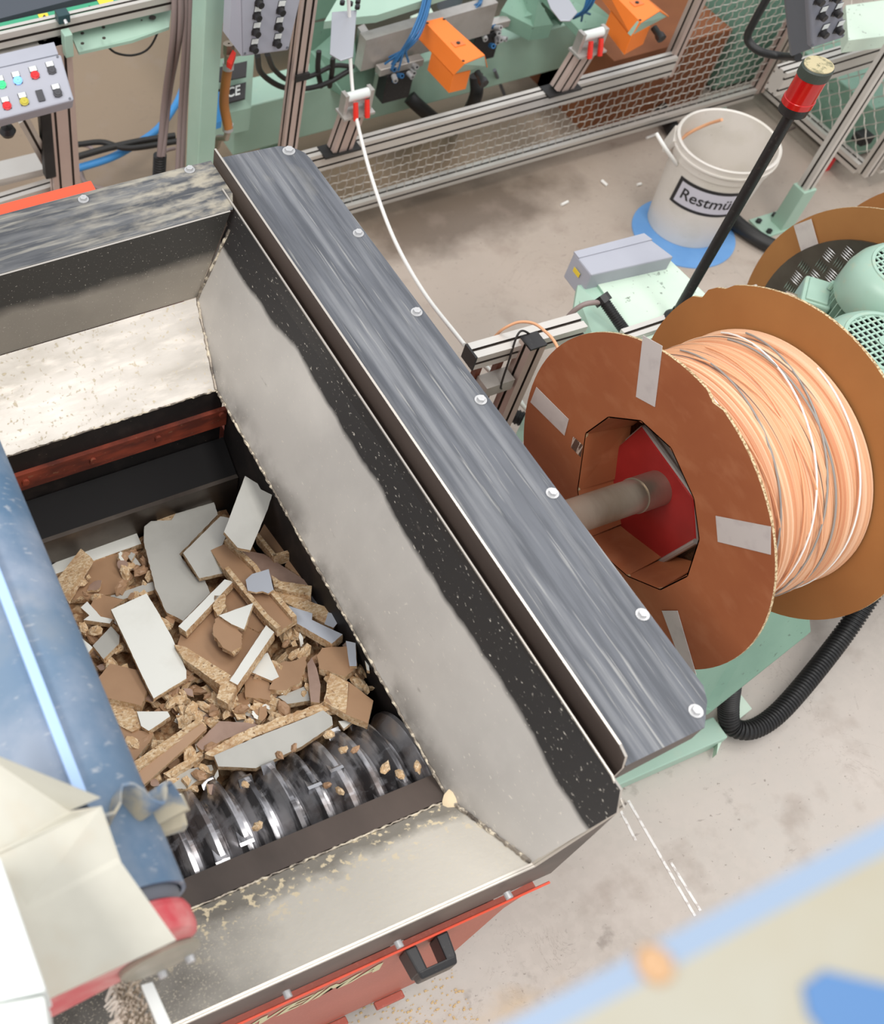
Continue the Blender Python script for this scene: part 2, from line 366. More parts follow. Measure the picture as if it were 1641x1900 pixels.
m_cleat = Mt('light_blue_cleat', (170, 200, 240), .4)
m_sidew = Mt('sidewall_rubber', (108, 128, 150), .5); m_sidew.mottle((196, 184, 156), 14, .4, .55, amt=.9, rough=.9)
m_bracket = Mt('dusty_red_frame', (206, 72, 80), .45); m_bracket.mottle((222, 168, 160), 7, .42, .6, amt=.85, rough=.85)
m_creamsheet = Mt('cream_sheet_metal', (200, 197, 184), .5); m_creamsheet.mottle((208, 192, 170), 6, .48, .64, amt=.7, rough=.9, detail=8).mottle((168, 164, 150), 3, .5, .7, amt=.5)
m_frost = Mt('white_frame_paint', (226, 230, 226), .45)
m_bristle = Mt('cream_bristles', (250, 240, 226), .9)
m_fore = Mt('cream_side_panel', (160, 157, 143), .5); m_fore.mottle((154, 145, 122), 9, .4, .65, amt=.7)
m_film = Mt('blue_protective_film', (132, 150, 172), .4); m_film2 = Mt('deep_blue_film', (72, 114, 162), .4)
m_yellow = Mt('yellow_sticker', (236, 206, 60), .5)
m_beltdark = Mt('charcoal_belt', (70, 76, 84), .6)
def led(name, c, e=.3):
    t = Mt(name, c, .3); t.b.inputs['Emission Color'].default_value = lin(c); t.b.inputs['Emission Strength'].default_value = e; return t
l_green = led('lit_green_lens', (60, 210, 130)); l_blue = led('lit_blue_lens', (120, 180, 255), .5)
m_btnred = Mt('red_button', (214, 40, 44), .3); m_btnyel = Mt('yellow_button', (190, 178, 60), .35); m_slate = Mt('slate_button', (66, 66, 70), .45)
m_handle = Mt('scarlet_grip', (226, 48, 34), .35)
m_chip_c = Mt('chip_bed', (164, 124, 86), .9); m_chip_c.mottle((206, 176, 138), 70, .45, .58, amt=.8).mottle((84, 58, 40), 40, .55, .66, amt=.85); m_chip_c.bump(60, 1, .01)

# ------------------------------------------------------------------ floor and hall
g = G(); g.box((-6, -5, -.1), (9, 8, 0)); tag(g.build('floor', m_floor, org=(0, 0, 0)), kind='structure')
g = G()
for a, b in (((1166, 1485), (1290, 1700)), ((1150, 1500), (1180, 1560)), ((1245, 1600), (1300, 1690))):
    p, q = P(*a, z=0), P(*b, z=0); d = (q - p).normalized(); n = V((-d.y, d.x, 0)) * .004
    g.prism([p - n + V((0, 0, .0012)), q - n + V((0, 0, .0012)), q + n + V((0, 0, .0012)), p + n + V((0, 0, .0012))], (0, 0, -.0008))
tag(g.build('trim_1', Mt('worn_white_floor_paint', (232, 228, 224), .6).mottle((190, 180, 172), 50, .5, .6, amt=.9)), kind='structure')
# sawdust drift under the shredder and fine crumbs on the floor
g = G()
for i in range(420):
    x = random.uniform(.45, .98); y = random.gauss(.18, .05) if random.random() < .8 else random.gauss(.1, .07)
    s_ = random.uniform(.001, .004); g.box((x - s_, y - s_ * .6, 0), (x + s_, y + s_ * .6, s_))
tag(g.build('sawdust', Mt('sawdust', (206, 176, 128), .95)), 'scatter of tan sawdust on the floor under the red machine front', 'sawdust', kind='stuff')

# ------------------------------------------------------------------ SHREDDER
SH = root('shredder', (0.3, 1.0, 0), 'large red industrial shredder with a welded black and grey steel feed hopper', 'shredder')
XR = lambda z: .952 - .372 * (1.35 - z)
def thick(poly, n, mt, name, t=.006, **k):
    g = G(); g.prism(poly, V(n) * -t, 0, 1, 1); return g.build(name, mt, SH, **k)
# right sloping plate (faces the pile)
rp = [(.945, 1.85, 1.352), (XR(1.3), 1.79, 1.30), (XR(1.1), 1.778, 1.10), (XR(1.0), 1.56, 1.0), (XR(1.0), .44, 1.0), (XR(1.1), .262, 1.10), (XR(1.32), .25, 1.32), (.952, .275, 1.352)]
nr = V((-.9372, 0, .349))
thick(rp, nr, [m_refl_r, m_edge], 'side_plate')
# far upper plate, far shelf
thick([(-.55, 1.775, 1.352), (XR(1.35) - .02, 1.775, 1.352), (XR(1.1), 1.778, 1.10), (-.55, 1.778, 1.10)], (0, -1, 0), [m_refl_f, m_edge], 'back_plate')
thick([(-.55, 1.776, 1.10), (XR(1.1), 1.776, 1.10), (XR(1.0), 1.56, 1.0), (-.55, 1.56, 1.0)], (0, -.42, .907), [m_bright, m_edge], 'back_slope')
thick([(-.55, .262, 1.10), (-.55, .44, 1.0), (XR(1.0), .44, 1.0), (XR(1.1), .262, 1.10)], (0, .49, .87), [m_dusty, m_edge], 'front_slope')
# left plate, mostly under the conveyor
XL = lambda z: -.50 + .372 * (1.35 - z)
thick([(XL(1.35), 1.80, 1.35), (XL(1.0), 1.56, 1.0), (XL(1.0), .44, 1.0), (XL(1.1), .262, 1.1), (XL(1.32), .25, 1.32)], (.937, 0, .349), [m_refl_f, m_edge], 'side_plate')
# apron across the front
g = G(); g.prism([(-.55, .256, 1.102), (XR(1.1), .256, 1.102), (.955, .256, 1.34), (.966, .256, 1.32), (.969, .256, 1.148), (.968, .256, .905), (-.55, .256, .905)], (0, .006, 0), 0, 1, 0)
g.build('front_apron', [m_dark, m_edge], SH)
# bright ground lips along the edges
g = G(); g.tube([(-.55, .255, 1.104), (XR(1.1), .255, 1.104), (.953, .252, 1.33), (.953, .30, 1.354), (.945, 1.85, 1.354)], .0026, 6); g.build('ground_edge', m_edge, SH)
# outer upright plate between rim and cover
g = G(); g.prism([(.968, 1.955, 1.385), (.978, .335, 1.385), (.980, .315, 1.375), (.980, .306, 1.345), (.980, .306, 1.05), (.968, 1.955, 1.05)], (.005, 0, 0), 0, 1, 0)
g.build('upright_plate', [m_dark, m_edge], SH)
# cover over the right side
cv = [(.985, 1.957), (1.135, 1.945), (1.165, 1.930), (1.185, 1.900), (1.189, 1.872), (1.197, .376), (1.185, .350), (1.150, .312), (.985, .306)]
g = G(); g.prism([(x, y, 1.352) for x, y in cv], (0, 0, -.006), 0, 1, 0); g.build('cover_plate', [m_cover, m_dark], SH)
g = G(); g.prism([(.985, .307, 1.346), (1.150, .313, 1.346), (1.150, .313, 1.30), (.985, .307, 1.27)], (0, .005, 0)); g.build('cover_fold', m_dark, SH)
# left flange on the far side
g = G(); g.prism([(-.6, 1.780, 1.352), (.94, 1.780, 1.352), (.962, 1.83, 1.352), (.962, 1.956, 1.352), (.70, 1.962, 1.352), (-.6, 1.962, 1.352)], (0, 0, -.006), 0, 1, 0)
g.build('back_flange', [m_flange, m_dark], SH)
g = G(); g.box((-.6, 1.955, 1.30), (.672, 2.005, 1.345)); g.build('red_beam', m_redbright, SH, bevel=.003)
for a in ((352, 316), (155, 371), (536, 281), (665, 434), (773, 580), (892, 743), (1025, 916), (1192, 1141), (1291, 1320)):
    big = a == (536, 281)
    G().bolt(P(*a, z=1.352), r=.0105 if big else .0085, h=.009).build('bolt', m_zinc, SH)
# weld beads
def bead(pts, name='weld_bead', r=.0035):
    pts = [V(p) for p in pts]; out = []; rr = []
    for i in range(len(pts) - 1):
        L = (pts[i + 1] - pts[i]).length; n = max(2, int(L / .007))
        for k in range(n):
            out.append(pts[i].lerp(pts[i + 1], k / n) + V([random.uniform(-.0012, .0012) for _ in range(3)])); rr.append(r * random.uniform(.65, 1.35))
    out.append(pts[-1]); rr.append(r); G().tube(out, rr, 6).build(name, m_weld, SH, smooth=True)
e = .002
bead([(XR(1.3) - e, 1.772, 1.3), (XR(1.1) - e, 1.772, 1.10), (XR(1.0) - e, 1.56, 1.002)])
bead([(XR(1.0) - e, 1.555, 1.001), (XR(1.0) - e, .445, 1.001)], r=.0028)
bead([(XR(1.0) - e, .44, 1.003), (XR(1.1) - e, .264, 1.103)], r=.004)
bead([(-.3, 1.558, 1.002), (XR(1.0), 1.558, 1.002)], r=.0022)
bead([(.1, .442, 1.001), (XR(1.0), .442, 1.001)], r=.002)
# inner well walls
g = G(); g.box((-.4, 1.56, .55), (.84, 1.575, .998)); g.box((.853, .40, .45), (.860, 1.56, .985)); g.box((-.4, .38, .5), (-.388, 1.56, .99)); g.box((-.4, .40, .45), (.84, .408, .985)); g.box((-.4, .4, .42), (.84, 1.56, .43))
g.build('well_wall', m_black, SH)
g = G(); g.box((-.38, 1.548, .862), (.850, 1.560, .925)); bar = g.build('red_bar', m_rust, SH)
for px, py in ((47, 893), (172, 853), (293, 812), (412, 768)):
    p = P(px, py, Y=1.548); g = G(); g.lathe(p, (0, -1, 0), [(0, .009), (.007, .009), (.007, .0005)], 12); g.build('bolt', m_rust, bar)
g = G(); g.prism([(-.38, 1.556, .80), (.850, 1.556, .80), (.850, 1.462, .752), (-.38, 1.462, .752)], (0, 0, -.01)); g.build('ram_top', Mt('dull_black_steel', (20, 18, 18), .9), SH)  # plain matt black, darker than the well walls
g = G(); g.box((-.38, 1.452, .44), (.850, 1.464, .753)); g.build('ram_face', Mt('ram_steel', (104, 96, 88), .4, .6).mottle((70, 62, 56), 6, .4, .65, amt=.8), SH)
# counter knife bar in front of the rotor
g = G(); g.prism([(-.38, .445, 1.0), (.838, .445, 1.0), (.838, .505, .972), (-.38, .505, .972)], (0, 0, -.02)); g.build('counter_knife', m_dark, SH)
# rotor
RC = V((0, .560, .80)); RO = bpy.data.objects.new('rotor', None)
prof = []; x = -.36; k = 0
while x < .822:
    prof += [(x, .118), (x + .004, .120), (x + .030, .147), (x + .034, .150), (x + .044, .150), (x + .045, .120)]; x += .058; k += 1
prof += [(.824, .118)]
g = G(); g.lathe(RC, (1, 0, 0), prof + [(.826, .02)], 56); rotor = g.build('rotor', m_rotor, SH, smooth=True); rotor.data.set_sharp_from_angle(angle=.3)
for i in range(20):
    x = -.36 + .058 * i + .034
    for j in range(4):
        a = i * 1.07 + j * pi / 2 + (.4 if i % 2 else 0)
        er = V((0, cos(a), sin(a))); et = V((0, -sin(a), cos(a))); ex = V((1, 0, 0))
        c = RC + ex * x + er * .147
        # holder wedge behind the square insert
        g = G(); w = .014
        def q(u, v, r): return c + ex * u + et * v + er * r
        g.add([q(-w, -.03, -.03), q(w, -.03, -.03), q(w, .002, -.03), q(-w, .002, -.03), q(-w * .6, -.03, -.012), q(w * .6, -.03, -.012), q(w, .002, .006), q(-w, .002, .006)],
              [(0, 1, 2, 3), (4, 7, 6, 5), (0, 4, 5, 1), (1, 5, 6, 2), (2, 6, 7, 3), (3, 7, 4, 0)])
        g.prism([q(-.015, .003, .010), q(.015, .003, .010), q(.015, .003, -.020), q(-.015, .003, -.020)], et * .007, 1)
        t = g.build('tooth', [m_rotor, m_tooth], rotor)
# machine body below
g = G(); g.box((-.6, .262, .88), (.90, .275, .905)); g.build('seal_strip', m_blackpl, SH)
g = G(); g.prism([(-.6, .245, .885), (.885, .245, .885), (.925, .245, .905), (.925, .245, .893), (.885, .245, .80), (.862, .245, .12), (-.6, .245, .12)], (0, .012, 0)); fp = g.build('front_panel', m_red, SH)
g = G(); g.tube([(-.6, .242, .895), (.955, .242, .906)], .0025, 6); g.build('panel_lip', m_redbright, SH)
g = G(); g.box((.862, .257, .12), (.875, 1.85, .80)); g.box((-.6, .257, .12), (-.588, 1.9, .88)); g.box((-.6, 1.9, .12), (.88, 1.91, 1.30)); g.box((.80, 1.85, .12), (.88, 1.90, .9)); g.build('body_panel', m_red, SH)
for px, py in ((535, 1848), (742, 1755), (945, 1664)):
    p = P(px, py, Y=.236); G().lathe(p, (0, -1, 0), [(-.009, .0075), (.003, .0075), (.003, .0005)], 12).build('bolt', m_zinc, fp)
# handle: moulded black bow on the red panel
def bow(g, x0, x1, za, zb, y0=.245, dep=.055, w=.03):
    pts = [(x0, y0, za), (x0, y0 - dep, za - .012), (x1, y0 - dep, zb + .012), (x1, y0, zb)]
    for i in range(3):
        a, b = V(pts[i]), V(pts[i + 1]); d = (b - a).normalized(); n = V((0, 1, 0)).cross(d).normalized() if abs(d.y) < .9 else V((1, 0, 0))
    return g
g = G()
hx, hz = .69, .83
for sgn in (-1, 1):
    g.prism([(hx + sgn * .035 - .013, .245, hz + .03), (hx + sgn * .035 + .013, .245, hz + .03), (hx + sgn * .032 + .011, .195, hz + .02), (hx + sgn * .032 - .011, .195, hz + .02)], (0, 0, -.07))
g.prism([(hx - .043, .20, hz + .022), (hx + .043, .20, hz + .022), (hx + .040, .185, hz + .014), (hx - .040, .185, hz + .014)], (0, 0, -.055))
g.build('handle', m_blackpl, fp, bevel=.004)
t = text_mesh('WEIMA', .115, .0035, .35, .92); t.v = [V((v.x + .435, .2438, v.y + .775)) for v in t.v]; t.build('lettering', m_cream_ink, fp)
g = G(); g.box((.55, .225, .10), (.64, .245, .115)); g.box((.72, .225, .10), (.80, .245, .118)); g.build('hinge_lug', m_red, fp, bevel=.003)
g = G()
for x in (-.5, .78):
    for y in (.35, 1.75): g.box((x - .04, y - .04, 0), (x + .04, y + .04, .13))
g.build('foot', m_black, SH)

# ------------------------------------------------------------------ scrap pile
ZP = lambda x, y: .625 + (1.44 - y) * .285 + max(0, x - .55) * .12
PA, PBX, PBY = .625 + 1.44 * .285, 0.03, -.285
g = G(); nx, ny = 60, 56; vs = []
for j in range(ny):
    for i in range(nx):
        x = -.38 + 1.20 * i / (nx - 1); y = .70 + .745 * j / (ny - 1)
        z = PA + PBY * y + PBX * x - .012 + random.uniform(-.008, .006) + .008 * sin(x * 40) * cos(y * 37)
        if y < .76: z -= (.76 - y) * 1.2
        vs.append((x, y, z))
g.add(vs, [(j * nx + i, j * nx + i + 1, (j + 1) * nx + i + 1, (j + 1) * nx + i) for j in range(ny - 1) for i in range(nx - 1)])
tag(g.build('chip_bed', m_chip_c, smooth=False), 'bed of fine wood crumbs under the broken boards in the hopper', 'wood chips', kind='stuff')

MB = {'w': m_white, 'g': m_greyw, 'c': m_bluew, 'b': m_brown, 'p': m_pb, 'k': m_pink}
def board(name, label, poly, off, top='w', th=.016, tx=0, ty=0, jag=.0004, rims=(), rimw=.013, rimh=.018, rimtop=None, bot='b'):
    """broken furniture board; poly = outline of its upper face, tilted by tx, ty against the pile's slope"""
    cx = sum(p[0] for p in poly) / len(poly); cy = sum(p[1] for p in poly) / len(poly)
    c = PPl(cx, cy, PA + off, PBX, PBY); bx, by = PBX + tx, PBY + ty; a = c.z - bx * c.x - by * c.y
    pts = [PPl(p[0], p[1], a, bx, by) for p in poly]; n = V((-bx, -by, 1)).normalized()
    if (pts[1] - pts[0]).cross(pts[2] - pts[0]).dot(n) * 1 < 0: pass
    r0 = root(name, c - n * th, label, 'wood scrap') if rims else None
    P2 = []
    k = len(pts)
    for i in range(k):
        A, B = pts[i], pts[(i + 1) % k]; P2.append(A)
        if jag and i not in rims:
            m_ = int((B - A).length / .010); d = (B - A).normalized(); s_ = n.cross(d)
            for j in range(1, m_): P2.append(A.lerp(B, j / m_) + s_ * random.uniform(-jag, jag))
    g = G(); q = len(P2)
    # lower outline steps out raggedly on broken edges
    low = [v - n * th + (V((random.uniform(-jag, jag), random.uniform(-jag, jag), 0)) if jag else V((0, 0, 0))) for v in P2]
    mid = [v - n * th * .5 + (V((random.uniform(-jag, jag), random.uniform(-jag, jag), 0)) * 1.3 if jag else V((0, 0, 0))) for v in P2]
    g.add(P2 + mid + low, [tuple(range(q)), tuple(reversed(range(2 * q, 3 * q)))] + [(i, q + i, q + (i + 1) % q, (i + 1) % q) for i in range(q)] + [(q + i, 2 * q + i, 2 * q + (i + 1) % q, q + (i + 1) % q) for i in range(q)],
          [0, 2] + [1] * (2 * q))
    o = g.build('panel' if rims else name, [MB[top], m_pb, MB[bot]], r0)
    cen = sum(pts, V()) / k
    for i in rims:
        A, B = pts[i], pts[(i + 1) % k]; d = (B - A).normalized(); s_ = n.cross(d)
        if (cen - A).dot(s_) < 0: s_ = -s_
        h = G(); up = n * rimh
        h.prism([A + up, B + up, B + up + s_ * rimw, A + up + s_ * rimw], -up, 0, 1, 1)
        h.build('rim', [MB[rimtop or 'p'], m_pb], r0)
    if not rims: tag(o, label, 'wood scrap')
    return r0 or o
B_ = board
B_('board', 'long cream strip lying along the back wall of the hopper', [(130, 1027), (251, 983), (262, 1009), (95, 1068), (90, 1052)], .012, 'w')
B_('board', 'dark brown board lying behind the particleboard bar at the pile back left', [(165, 1040), (220, 1027), (248, 1070), (215, 1100), (170, 1112), (122, 1112)], .008, 'b', jag=.002)
B_('offcut', 'brown bar with rough chip end leaning at the back left corner', [(150, 1018), (168, 1033), (123, 1112), (98, 1085)], .045, 'p', .02, tx=.3)
B_('board', 'cream board end sticking out highest behind the big grey-white board', [(326, 953), (343, 926), (387, 914), (397, 940), (360, 960)], .03, 'w', ty=.15, jag=.0015)
B_('offcut', 'ragged bare chipboard corner beside the cream board end', [(290, 961), (341, 928), (333, 945), (318, 970), (296, 975)], .04, 'p', .02, jag=.003)
B_('board', 'largest grey-white board with rough left edge leaning on the pile', [(268, 977), (280, 967), (318, 965), (326, 953), (397, 932), (404, 955), (333, 1028), (362, 1070), (380, 1075), (390, 1100), (340, 1152), (309, 1136), (289, 1094), (267, 1006)], .050, 'g', .017, ty=.05, tx=-.05, jag=.001)
B_('board', 'folded grey-white board propped against the tall grey board', [(340, 1026), (409, 958), (432, 962), (411, 1016), (420, 1062), (370, 1073)], .085, 'g', .014, ty=.25)
B_('board', 'tall grey board standing up at the right rear corner of the pile', [(455, 883), (478, 897), (484, 908), (505, 918), (497, 945), (465, 1021), (441, 1016), (428, 1001), (416, 987)], .19, 'g', .016, ty=.5, tx=.0)
B_('channel', 'brown tray-shaped board piece below the tall grey board', [(497, 960), (543, 1006), (547, 1033), (509, 1043), (475, 1001)], .055, 'b', .014, tx=.05, rims=(1, 2, 3), rimw=.010)
B_('channel', 'small brown rimmed piece against the right wall of the well', [(548, 1026), (585, 1045), (582, 1067), (570, 1080), (529, 1048)], .045, 'b', .014, rims=(0, 1), rimw=.009)
B_('board', 'dark brown smooth board under the diagonal channel', [(438, 1018), (490, 1028), (570, 1079), (577, 1089), (507, 1078), (453, 1035)], .050, 'k', .014)
B_('board', 'cool grey board lying flat along the right wall', [(575, 1072), (624, 1109), (646, 1140), (651, 1155), (609, 1150), (575, 1111)], .030, 'c', .012)
B_('offcut', 'narrow particleboard bar right of the small cracked white piece', [(504, 1067), (520, 1078), (579, 1087), (577, 1106), (509, 1090)], .070, 'p', .018, jag=.0008)
B_('offcut', 'long splintered particleboard bar below the narrower bar', [(509, 1094), (540, 1101), (590, 1121), (624, 1131), (609, 1140), (606, 1157), (590, 1150), (526, 1116)], .055, 'p', .018, jag=.0012)
B_('offcut', 'dark grey square offcut near the right wall', [(609, 1136), (636, 1143), (619, 1165), (602, 1158)], .060, 'c', .014, ty=.3)
B_('channel', 'long brown channel lying diagonally across the pile top', [(391, 1021), (424, 1006), (477, 1055), (502, 1094), (551, 1150), (514, 1174), (490, 1152), (417, 1062)], .085, 'b', .014, rims=(0 + 1, 2, 3, 5, 6), rimw=.012, rimh=.014)
B_('shard', 'small cracked white plate lying on the diagonal channel', [(456, 1076), (468, 1065), (499, 1056), (508, 1094), (498, 1101), (487, 1097), (475, 1099), (460, 1096)], .108, 'c', .005)
B_('board', 'white strip board with layered particle edges right of the pile centre', [(536, 1124), (580, 1138), (579, 1150), (636, 1177), (616, 1194), (548, 1155)], .070, 'c', .026)
B_('offcut', 'brown notched bit beside the white triangle', [(470, 1135), (492, 1150), (497, 1163), (480, 1172), (455, 1160)], .06, 'b', .018)
B_('channel', 'large brown tray with a white rim in the middle of the pile', [(345, 1150), (432, 1082), (505, 1165), (441, 1268), (424, 1300), (326, 1206)], .055, 'b', .016, rims=(), jag=0)
B_('strip', 'white rim strip along the right side of the large brown tray', [(494, 1160), (509, 1173), (441, 1271), (426, 1263)], .085, 'w', .026)
B_('strip', 'white rim strip along the upper left side of the large brown tray', [(417, 1075), (433, 1079), (345, 1172), (331, 1162)], .085, 'w', .022)
B_('strip', 'bare particleboard rim along the lower left of the large brown tray', [(323, 1196), (344, 1200), (427, 1252), (441, 1271), (423, 1306), (402, 1294), (409, 1271), (340, 1222)], .078, 'p', .026, jag=.0006)
B_('lump', 'ragged particleboard lump lying on the large brown tray', [(399, 1148), (412, 1143), (436, 1158), (450, 1177), (447, 1200), (430, 1210), (413, 1201), (396, 1179)], .095, 'b', .016, jag=.003)
B_('shard', 'white triangular shard pointing right above the tray', [(406, 1142), (470, 1119), (453, 1168), (430, 1158)], .105, 'w', .010, tx=.1)
B_('strip', 'short grey-white strip left of the large grey-white board', [(204, 1106), (284, 1079), (289, 1094), (228, 1112)], .030, 'g', .012)
B_('board', 'brown board half hidden behind the bright white board', [(179, 1101), (230, 1113), (206, 1131), (212, 1150), (187, 1146), (168, 1123)], .030, 'b', .014)
B_('board', 'brightest white board standing on end left of the tray', [(206, 1131), (272, 1101), (290, 1130), (318, 1180), (346, 1244), (346, 1259), (285, 1296), (262, 1250)], .072, 'w', .012, ty=.10, tx=-.10)
B_('shard', 'forked white shard left of the brightest board', [(150, 1127), (162, 1116), (187, 1144), (209, 1149), (204, 1157), (155, 1150), (166, 1142)], .045, 'w', .014)
B_('board', 'cream board with a split corner beside the blue belt', [(172, 1198), (206, 1162), (222, 1179), (221, 1194), (209, 1206), (192, 1223)], .050, 'g', .014, ty=-.1)
B_('shard', 'white shard half hidden by the blue belt, upper one', [(138, 1172), (172, 1201), (160, 1216), (145, 1205)], .045, 'w', .012)
B_('offcut', 'brown block with a broken chip end by the blue belt', [(179, 1262), (204, 1231), (276, 1248), (281, 1257), (263, 1309), (190, 1293)], .050, 'b', .022, tx=-.12, jag=.0006)
B_('offcut', 'bare chip slab under the broken brown block', [(196, 1299), (247, 1315), (270, 1345), (245, 1358), (215, 1342)], .035, 'p', .018, jag=.0012)
B_('board', 'small white board right of the bare chip slab', [(254, 1320), (311, 1320), (316, 1329), (276, 1356), (262, 1347)], .042, 'w', .014)
B_('board', 'dull brown board cut off by the blue belt at lower left', [(215, 1347), (285, 1360), (278, 1376), (249, 1412), (232, 1400)], .030, 'b', .014)
B_('plank', 'long brown plank lying diagonally at the lower left of the pile', [(245, 1428), (376, 1342), (384, 1352), (268, 1456)], .058, 'b', .022, ty=.35)
B_('plank', 'bare particle edge strip along the top of the long brown plank', [(243, 1417), (366, 1334), (378, 1344), (252, 1430)], .064, 'p', .016)
B_('offcut', 'thin particleboard sliver below the long brown plank', [(303, 1435), (371, 1394), (378, 1400), (368, 1409), (315, 1443)], .035, 'p', .014, jag=.001)
B_('board', 'pale grey board end beside the rotor at lower left', [(285, 1462), (344, 1428), (393, 1419), (396, 1428), (344, 1464)], .022, 'g', .018, jag=.001)
B_('board', 'brownish layered board behind the grey board at the rotor', [(364, 1381), (407, 1338), (450, 1340), (500, 1347), (427, 1368), (375, 1392)], .045, 'k', .02, jag=.001)
B_('board', 'big grey board sliding onto the rotor', [(397, 1402), (470, 1370), (560, 1335), (600, 1318), (616, 1330), (618, 1345), (560, 1385), (475, 1425), (405, 1422)], .050, 'g', .018, ty=.25)
B_('strip', 'ragged bare edge along the top of the big grey board', [(380, 1398), (440, 1362), (520, 1330), (600, 1303), (612, 1316), (560, 1333), (470, 1368), (400, 1404)], .052, 'p', .020, jag=.002, ty=.15)
B_('offcut', 'brown block with bare left half beside the rotor', [(603, 1300), (615, 1250), (649, 1266), (693, 1300), (683, 1342), (638, 1324)], .062, 'b', .020, tx=-.1)
B_('offcut', 'bare particleboard slab fused to the left of the brown block', [(601, 1302), (612, 1249), (630, 1257), (646, 1266), (642, 1324), (625, 1315)], .066, 'p', .020, jag=.0015)
B_('board', 'stepped brown fragment with layered edges above the brown block', [(588, 1216), (598, 1202), (650, 1200), (660, 1240), (640, 1255), (592, 1240)], .058, 'b', .020, jag=.002)
B_('strip', 'upright white strip at the right of the stepped brown fragment', [(642, 1189), (660, 1193), (662, 1236), (649, 1236)], .072, 'c', .010, tx=.2)
B_('strip', 'tiny white strip touching the right wall of the well', [(676, 1216), (683, 1214), (686, 1245), (681, 1243)], .060, 'w', .010)
B_('shard', 'white wedge below the right corner of the brown tray', [(478, 1218), (497, 1211), (518, 1256), (504, 1263), (463, 1246)], .050, 'w', .008)
B_('lump', 'rough brown lump right of the white wedge', [(514, 1232), (570, 1218), (566, 1240), (559, 1263), (532, 1281), (500, 1279)], .048, 'b', .022, jag=.003)
B_('board', 'narrow pinkish board standing between two lumps', [(570, 1232), (579, 1220), (588, 1240), (595, 1270), (593, 1304), (577, 1302)], .055, 'k', .012)
B_('board', 'layered brown board below the brown tray corner', [(452, 1250), (480, 1255), (500, 1265), (502, 1300), (455, 1292)], .038, 'b', .020, jag=.0015)
B_('board', 'grey board bit wedged left of the brown block', [(516, 1293), (570, 1272), (575, 1300), (534, 1306)], .035, 'g', .014)
B_('shard', 'small white shard between the brown block and the rotor', [(628, 1338), (658, 1336), (638, 1352)], .03, 'w', .008)
B_('lump', 'upright rough lump at the left corner of the tray', [(398, 1105), (417, 1102), (420, 1125), (404, 1143), (396, 1130)], .085, 'p', .02, jag=.003)
# loose fragments: prototypes copied one by one
def proto(kind, k):
    r_ = random.Random(k * 7 + (3 if kind else 0)); g = G()
    if kind == 0:                                   # thin shard
        n = r_.randint(4, 6); th = r_.uniform(.005, .013); el = r_.uniform(.35, .9); pts = []
        for i in range(n):
            a = 2 * pi * i / n + r_.uniform(-.3, .3); r = r_.uniform(.7, 1.1); pts.append(V((cos(a) * r * .022, sin(a) * r * .022 * el, 0)))
        P3 = []
        for i in range(n):
            A, B = pts[i], pts[(i + 1) % n]; P3 += [A, A.lerp(B, .5) + V((r_.uniform(-.002, .002), r_.uniform(-.002, .002), 0))]
        g.prism([p + V((0, 0, th)) for p in P3], (r_.uniform(-.002, .002), 0, -th), 0, 1, 1)
        return g, [MB[('p', 'b', 'p', 'g', 'p', 'w', 'b', 'p', 'k')[k % 9]], m_pb]
    vs = []; n1, n2 = 7, 5                           # rounded crumb
    for j in range(n2):
        t = pi * (j + .5) / n2
        for i in range(n1):
            a = 2 * pi * i / n1; r = r_.uniform(.75, 1.2); vs.append(V((cos(a) * sin(t) * r * .02, sin(a) * sin(t) * r * .013, (cos(t) * r * .009) + .009)))
    fs = [(j * n1 + i, j * n1 + (i + 1) % n1, (j + 1) * n1 + (i + 1) % n1, (j + 1) * n1 + i) for j in range(n2 - 1) for i in range(n1)] + [tuple(reversed(range(n1))), tuple(range((n2 - 1) * n1, n2 * n1))]
    g.add(vs, fs); return g, [m_pb if k % 3 else m_brown]
protos = []
zones = [((60, 1130), (160, 1300), 14), ((200, 1200), (330, 1420), 0)]
spots = []
rr = random.Random(5)
dense = [((330, 1240), (520, 1345), 85), ((250, 1250), (400, 1400), 35), ((150, 1140), (330, 1260), 32), ((520, 1170), (690, 1330), 46), ((215, 1030), (290, 1110), 18), ((440, 1100), (560, 1240), 22), ((240, 1380), (420, 1470), 18), ((110, 1060), (200, 1180), 14)]
for (a, b), (c, d), n in dense:
    for _ in range(int(n * 1.2)): spots.append((rr.uniform(a, c), rr.uniform(b, d), [q[2] for q in dense].index(n) if n != 18 else (4 if b < 1200 else 6)))
spots = [s for s in spots if s[0] > 90 + (s[1] - 1000) * .36 and s[0] < 480 + (s[1] - 860) * .52]
zid = [s[2] for s in spots]; spots = [s[:2] for s in spots]
